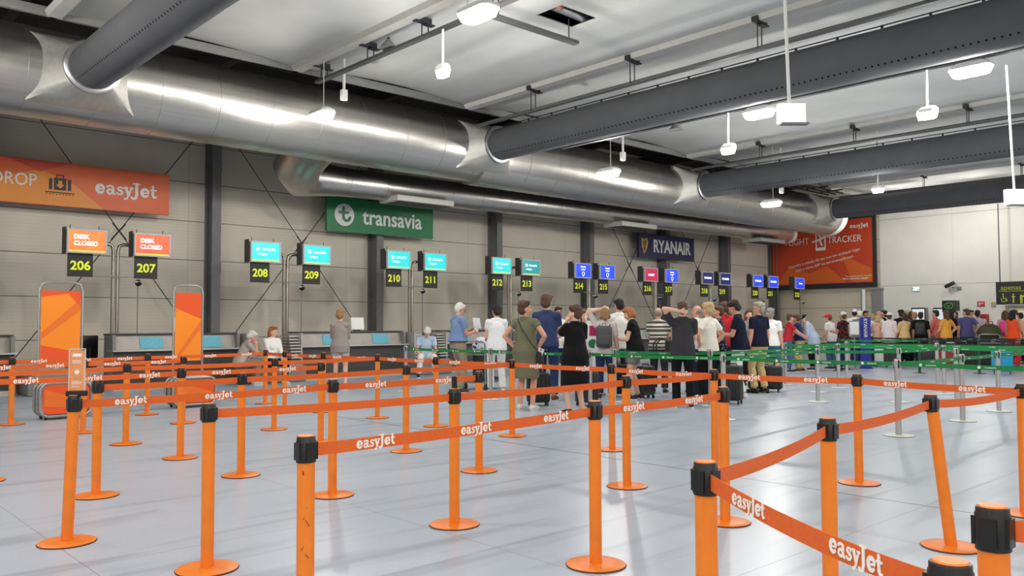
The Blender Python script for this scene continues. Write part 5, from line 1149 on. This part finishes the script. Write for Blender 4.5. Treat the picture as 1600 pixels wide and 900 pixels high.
o, j = far(1371, 493, 27.4, 'woman in a peach top carrying a pink bag', -40, fem=True, top=cloth('peach_top', (226, 186, 164)), bot=('trousers', CNAVY), hair=('bob', HBL), R='low', L='phone')
crossbag(j, 'raspberry pink bag carried by the woman in the peach top', mat('bag_raspberry', (196, 50, 84), .6), 1, 1.0)
far(1374, 486, 29.4, 'man with a pink scalp facing sideways among the far queue', 60, top=CWHITE, bot=('trousers', DENIM), hair=('none', HG), skin='b')
far(1381, 486, 30.2, 'person with black hair and pale cap beside the pink scalp', -100, top=CBLACK, bot=('trousers', CBLACK), hair=('full', (24, 22, 24)), cap=('cap', (224, 222, 218)), skin='c')
far(1390, 489, 27.0, 'person in a white sun hat and pale pink blouse', 10, fem=True, top=pattern_cloth('pale_pink_print', (232, 222, 224), (200, 170, 180), 'dot', .6), hem=.8, bot=('trousers', CWHITE), hair=('short', HB), cap=('hat', (232, 230, 224)), skin='b', loose=.02, sleeve=1.2)
far(1408, 485, 28.6, 'dark-haired person in a navy top at the start of the tight group', -30, top=CNAVY, bot=('trousers', CBLACK), hair=('full', (26, 24, 26)), skin='c')
far(1413, 490, 26.6, 'woman in a sand top holding a pale bag in the tight group', -40, fem=True, top=cloth('sand_top', (214, 180, 124)), bot=('trousers', CBLACK), hair=('bob', (70, 46, 34)), R='low', L='low')
far(1419, 486, 30.6, 'blond person at the back of the tight group', 20, top=cloth('lilac_tee', (176, 168, 190)), bot=('trousers', DENIM), hair=('full', HBL))
far(1424, 487, 29.6, 'woman with long brown hair in the tight group', 10, fem=True, top=CLBLUE, bot=('trousers', DENIM), hair=('long', HB))
far(1429, 488, 27.0, 'person in charcoal with sandy hair in the tight group', -25, top=CDGREY, bot=('trousers', CBLACK), hair=('short', (176, 140, 90)))
o, j = far(1439, 488, 26.6, 'man in black with a backpack in the tight group', 8, top=CBLACK, bot=('trousers', CNAVY), hair=('short', (30, 26, 26)), skin='b', sleeve=.8)
pack(j, 'dark green backpack on the man in black', mat('backpack_dark_green', (32, 40, 36), .6, bump=.2, bs=50))
far(1462, 485, 27.0, 'man in a salmon pink shirt turned to the side', -70, top=cloth('salmon_shirt', (226, 120, 110)), hem=.82, bot=('shorts', CGREY), hair=('short', (34, 28, 28)), skin='b', R='low', L='low', sleeve=1.2)
far(1478, 485, 26.2, 'woman with a brown mane in a golden yellow top', -50, fem=True, top=cloth('golden_top', (230, 166, 70)), bot=('trousers', CBLACK), hair=('long', (96, 62, 42)), R='hip', L='low')
far(1489, 485, 27.4, 'dark-haired woman in black beside the golden yellow top', 70, fem=True, fat=.1, dress=(CBLACK, .5), hair=('long', (34, 24, 26)), R='low', L='low', skin='b')
far(1510, 483, 26.6, 'man in a violet blue polo with hand in pocket', -20, fat=.1, head=(40, 0), top=cloth('violet_blue_polo', (84, 84, 134)), bot=('trousers', CDGREY), hair=('short', HB), skin='b', R='hip')
far(1518, 485, 29., 'man with glasses facing the camera between two shirts', 160, top=CRED, bot=('trousers', CBLACK), hair=('short', HD_), skin='b', specs=1)
far(1528, 485, 26.8, 'man in a light grey shirt with a strap, seen from behind', 12, top=cloth('light_grey_shirt', (190, 188, 192)), bot=('trousers', CDGREY), hair=('short', HD_), skin='c')
o, j = far(1571, 486, 26.2, 'girl with brown hair wearing a hot pink backpack', 5, fem=True, top=cloth('rose_top', (206, 150, 160)), bot=('trousers', CGREY), hair=('long', HB))
pack(j, 'hot pink backpack on the girl with brown hair', mat('backpack_pink', (232, 60, 140), .6, bump=.2, bs=50))
far(1583, 485, 25.1, 'woman in an orange tank top with black hair', 40, fem=True, top=cloth('orange_tank', (240, 84, 40)), sleeve=0, bot=('trousers', CRED), hair=('long', (28, 24, 26)), skin='c', R='low', L='down')
far(1586, 484, 29.0, 'person with a topknot by the toilet door', 10, fem=True, top=CCREAM, bot=('trousers', DENIM), hair=('bun', HB))
far(1594, 489, 27.2, 'person in a peach tee cut by the picture edge', -50, fem=True, top=cloth('peach_tee', (230, 170, 140)), bot=('trousers', CBLACK), hair=('short', (30, 26, 26)), skin='b')
# --- bags standing by the far queue
def fbag(px, D, w, h, d, m, lab): p = onD(px, 540, D); suitcase(0, 0, w, h, d, m, lab, cam_rz(p), 0, p, 'luggage in the far queue')
fbag(1565, 22.5, .50, .62, .3, CASEC, 'bright cyan suitcase in the far queue under the pink backpack'); fbag(1478, 24.6, .36, .56, .25, CASER, 'small red suitcase in the far queue'); fbag(1481, 26.2, .36, .8, .25, CASEW, 'white suitcase standing behind the small red one'); fbag(1449, 26.0, .4, .6, .26, CASEG, 'dark grey suitcase beside the man in black with backpack'); fbag(1392, 25.8, .42, .62, .26, CASEG, 'dark grey suitcase in front of the white sun hat'); fbag(1514, 25.6, .5, .7, .3, CASEB, 'black suitcase in front of the violet blue polo'); fbag(1535, 25.6, .6, .6, .3, CASEB, 'wide black suitcase in front of the light grey shirt'); fbag(1377, 26.0, .4, .7, .26, CASEW, 'white suitcase in front of the woman in the peach top')
p = onD(1546, 520, 25.7); t = thing('duffel_bag', 'big olive duffel bag resting on a dark trolley', 'bag', (p[0], p[1], .78), cam_rz(p)); G().ell((0, 0, .28), (.34, .22, .28), 20, 12).build('bag_body', mat('duffel_olive', (66, 62, 36), .7, bump=.3, bs=30), t); G().tube([(-.12, 0, .5), (-.08, 0, .62), (.08, 0, .62), (.12, 0, .5)], .012, 8).build('handle', BLACK, t)
def trolley(p, rz, lab):
    t = thing('luggage_trolley', lab, 'luggage trolley', (p[0], p[1], 0), rz, 'luggage trolleys'); g = G()
    g.box((0, .05, .16), (.6, .8, .03)); g.box((0, .4, .2), (.58, .03, .1)); g.build('platform', GREYM, t); g = G()
    g.tube([(-.26, -.35, .14), (-.27, -.4, .98), (-.2, -.42, 1.02), (.2, -.42, 1.02), (.27, -.4, .98), (.26, -.35, .14)], .018, 10); g.build('push_handle', SILVER, t); g = G()
    G().box((0, -.36, .75), (.5, .18, .03)).build('tray', GREYM, t)
    for s in (-1, 1): G().cyl((s*.25-.015, -.3, .075), (s*.25+.015, -.3, .075), .075, n=16).build('wheel', BLACK, t)
    G().cyl((-.015, .4, .06), (.015, .4, .06), .06, n=14).build('front_wheel', BLACK, t); return t
trolley((p[0], p[1]), cam_rz(p), 'dark luggage trolley under the olive duffel bag')
b = thing('suitcase', 'black suitcase lying on the trolley under the olive duffel bag', 'suitcase', (p[0], p[1]+.0, .175), cam_rz(p)); G().box((0, .05, .3), (.55, .6, .58), bev=.05).build('shell', CASEB, b); G().tube([(-.08, -.26, .4), (-.06, -.3, .4), (.06, -.3, .4), (.08, -.26, .4)], .012, 8).build('carry_handle', CASEG, b)
p = bk(754, 620, 1.9); trolley(p, cam_rz(p)-.5, 'luggage trolley between the man in blue and the woman in white')
p2 = (p[0], p[1], .175); b = thing('suitcase', 'dark suitcase on the trolley beside the woman in white', 'suitcase', p2, cam_rz(p)); G().box((0, .05, .3), (.42, .5, .58), bev=.05).build('shell', CASEG, b); G().tube([(-.08, -.2, .4), (-.06, -.25, .4), (.06, -.25, .4), (.08, -.2, .4)], .012, 8).build('carry_handle', BLACK, b)
b = thing('cloth_bundle', 'crumpled blue and white bag on top of the trolley suitcase', 'bag', (p[0], p[1], .765), 0); later('cloth', [p_ell((0, .0, .14), (.24, .2, .15)), p_ell((.1, .05, .24), (.13, .13, .1)), p_ell((-.08, -.04, .25), (.14, .12, .09))], pattern_cloth('blue_white_print', (226, 226, 232), (50, 50, 150), 'dot', .25), b, .014, 2, .03)

# ------------------------------------------------------------------ turn grown surfaces and lettering into plain meshes
dg = bpy.context.evaluated_depsgraph_get(); dg.update()
fonts = {}
for o in list(SC.objects):
    if o.type == 'FONT' and o.data.name not in fonts: fonts[o.data.name] = bpy.data.meshes.new_from_object(o.evaluated_get(dg))
NEWM = [(o, rough, bpy.data.meshes.new_from_object(o.evaluated_get(dg))) for o, rough in LATER]
for o, rough, me in NEWM:
    old = o.data; o.modifiers.clear(); o.data = me; me.name = o.name; bpy.data.meshes.remove(old)
    if rough:
        for v in me.vertices: v.co += v.normal*(rough*mnoise.noise(Vector((v.co.x*50, v.co.y*50, v.co.z*14)))+rough*.4*mnoise.noise(Vector((v.co.x*120, v.co.y*120, v.co.z*30))))
for o in list(SC.objects):
    if o.type == 'FONT':
        n = o.name.split('.')[0]; me = fonts[o.data.name]; q = bpy.data.objects.new('tmp_text', me); COL.objects.link(q); q.parent = o.parent; q.matrix_basis = o.matrix_basis.copy(); bpy.data.objects.remove(o); q.name = n
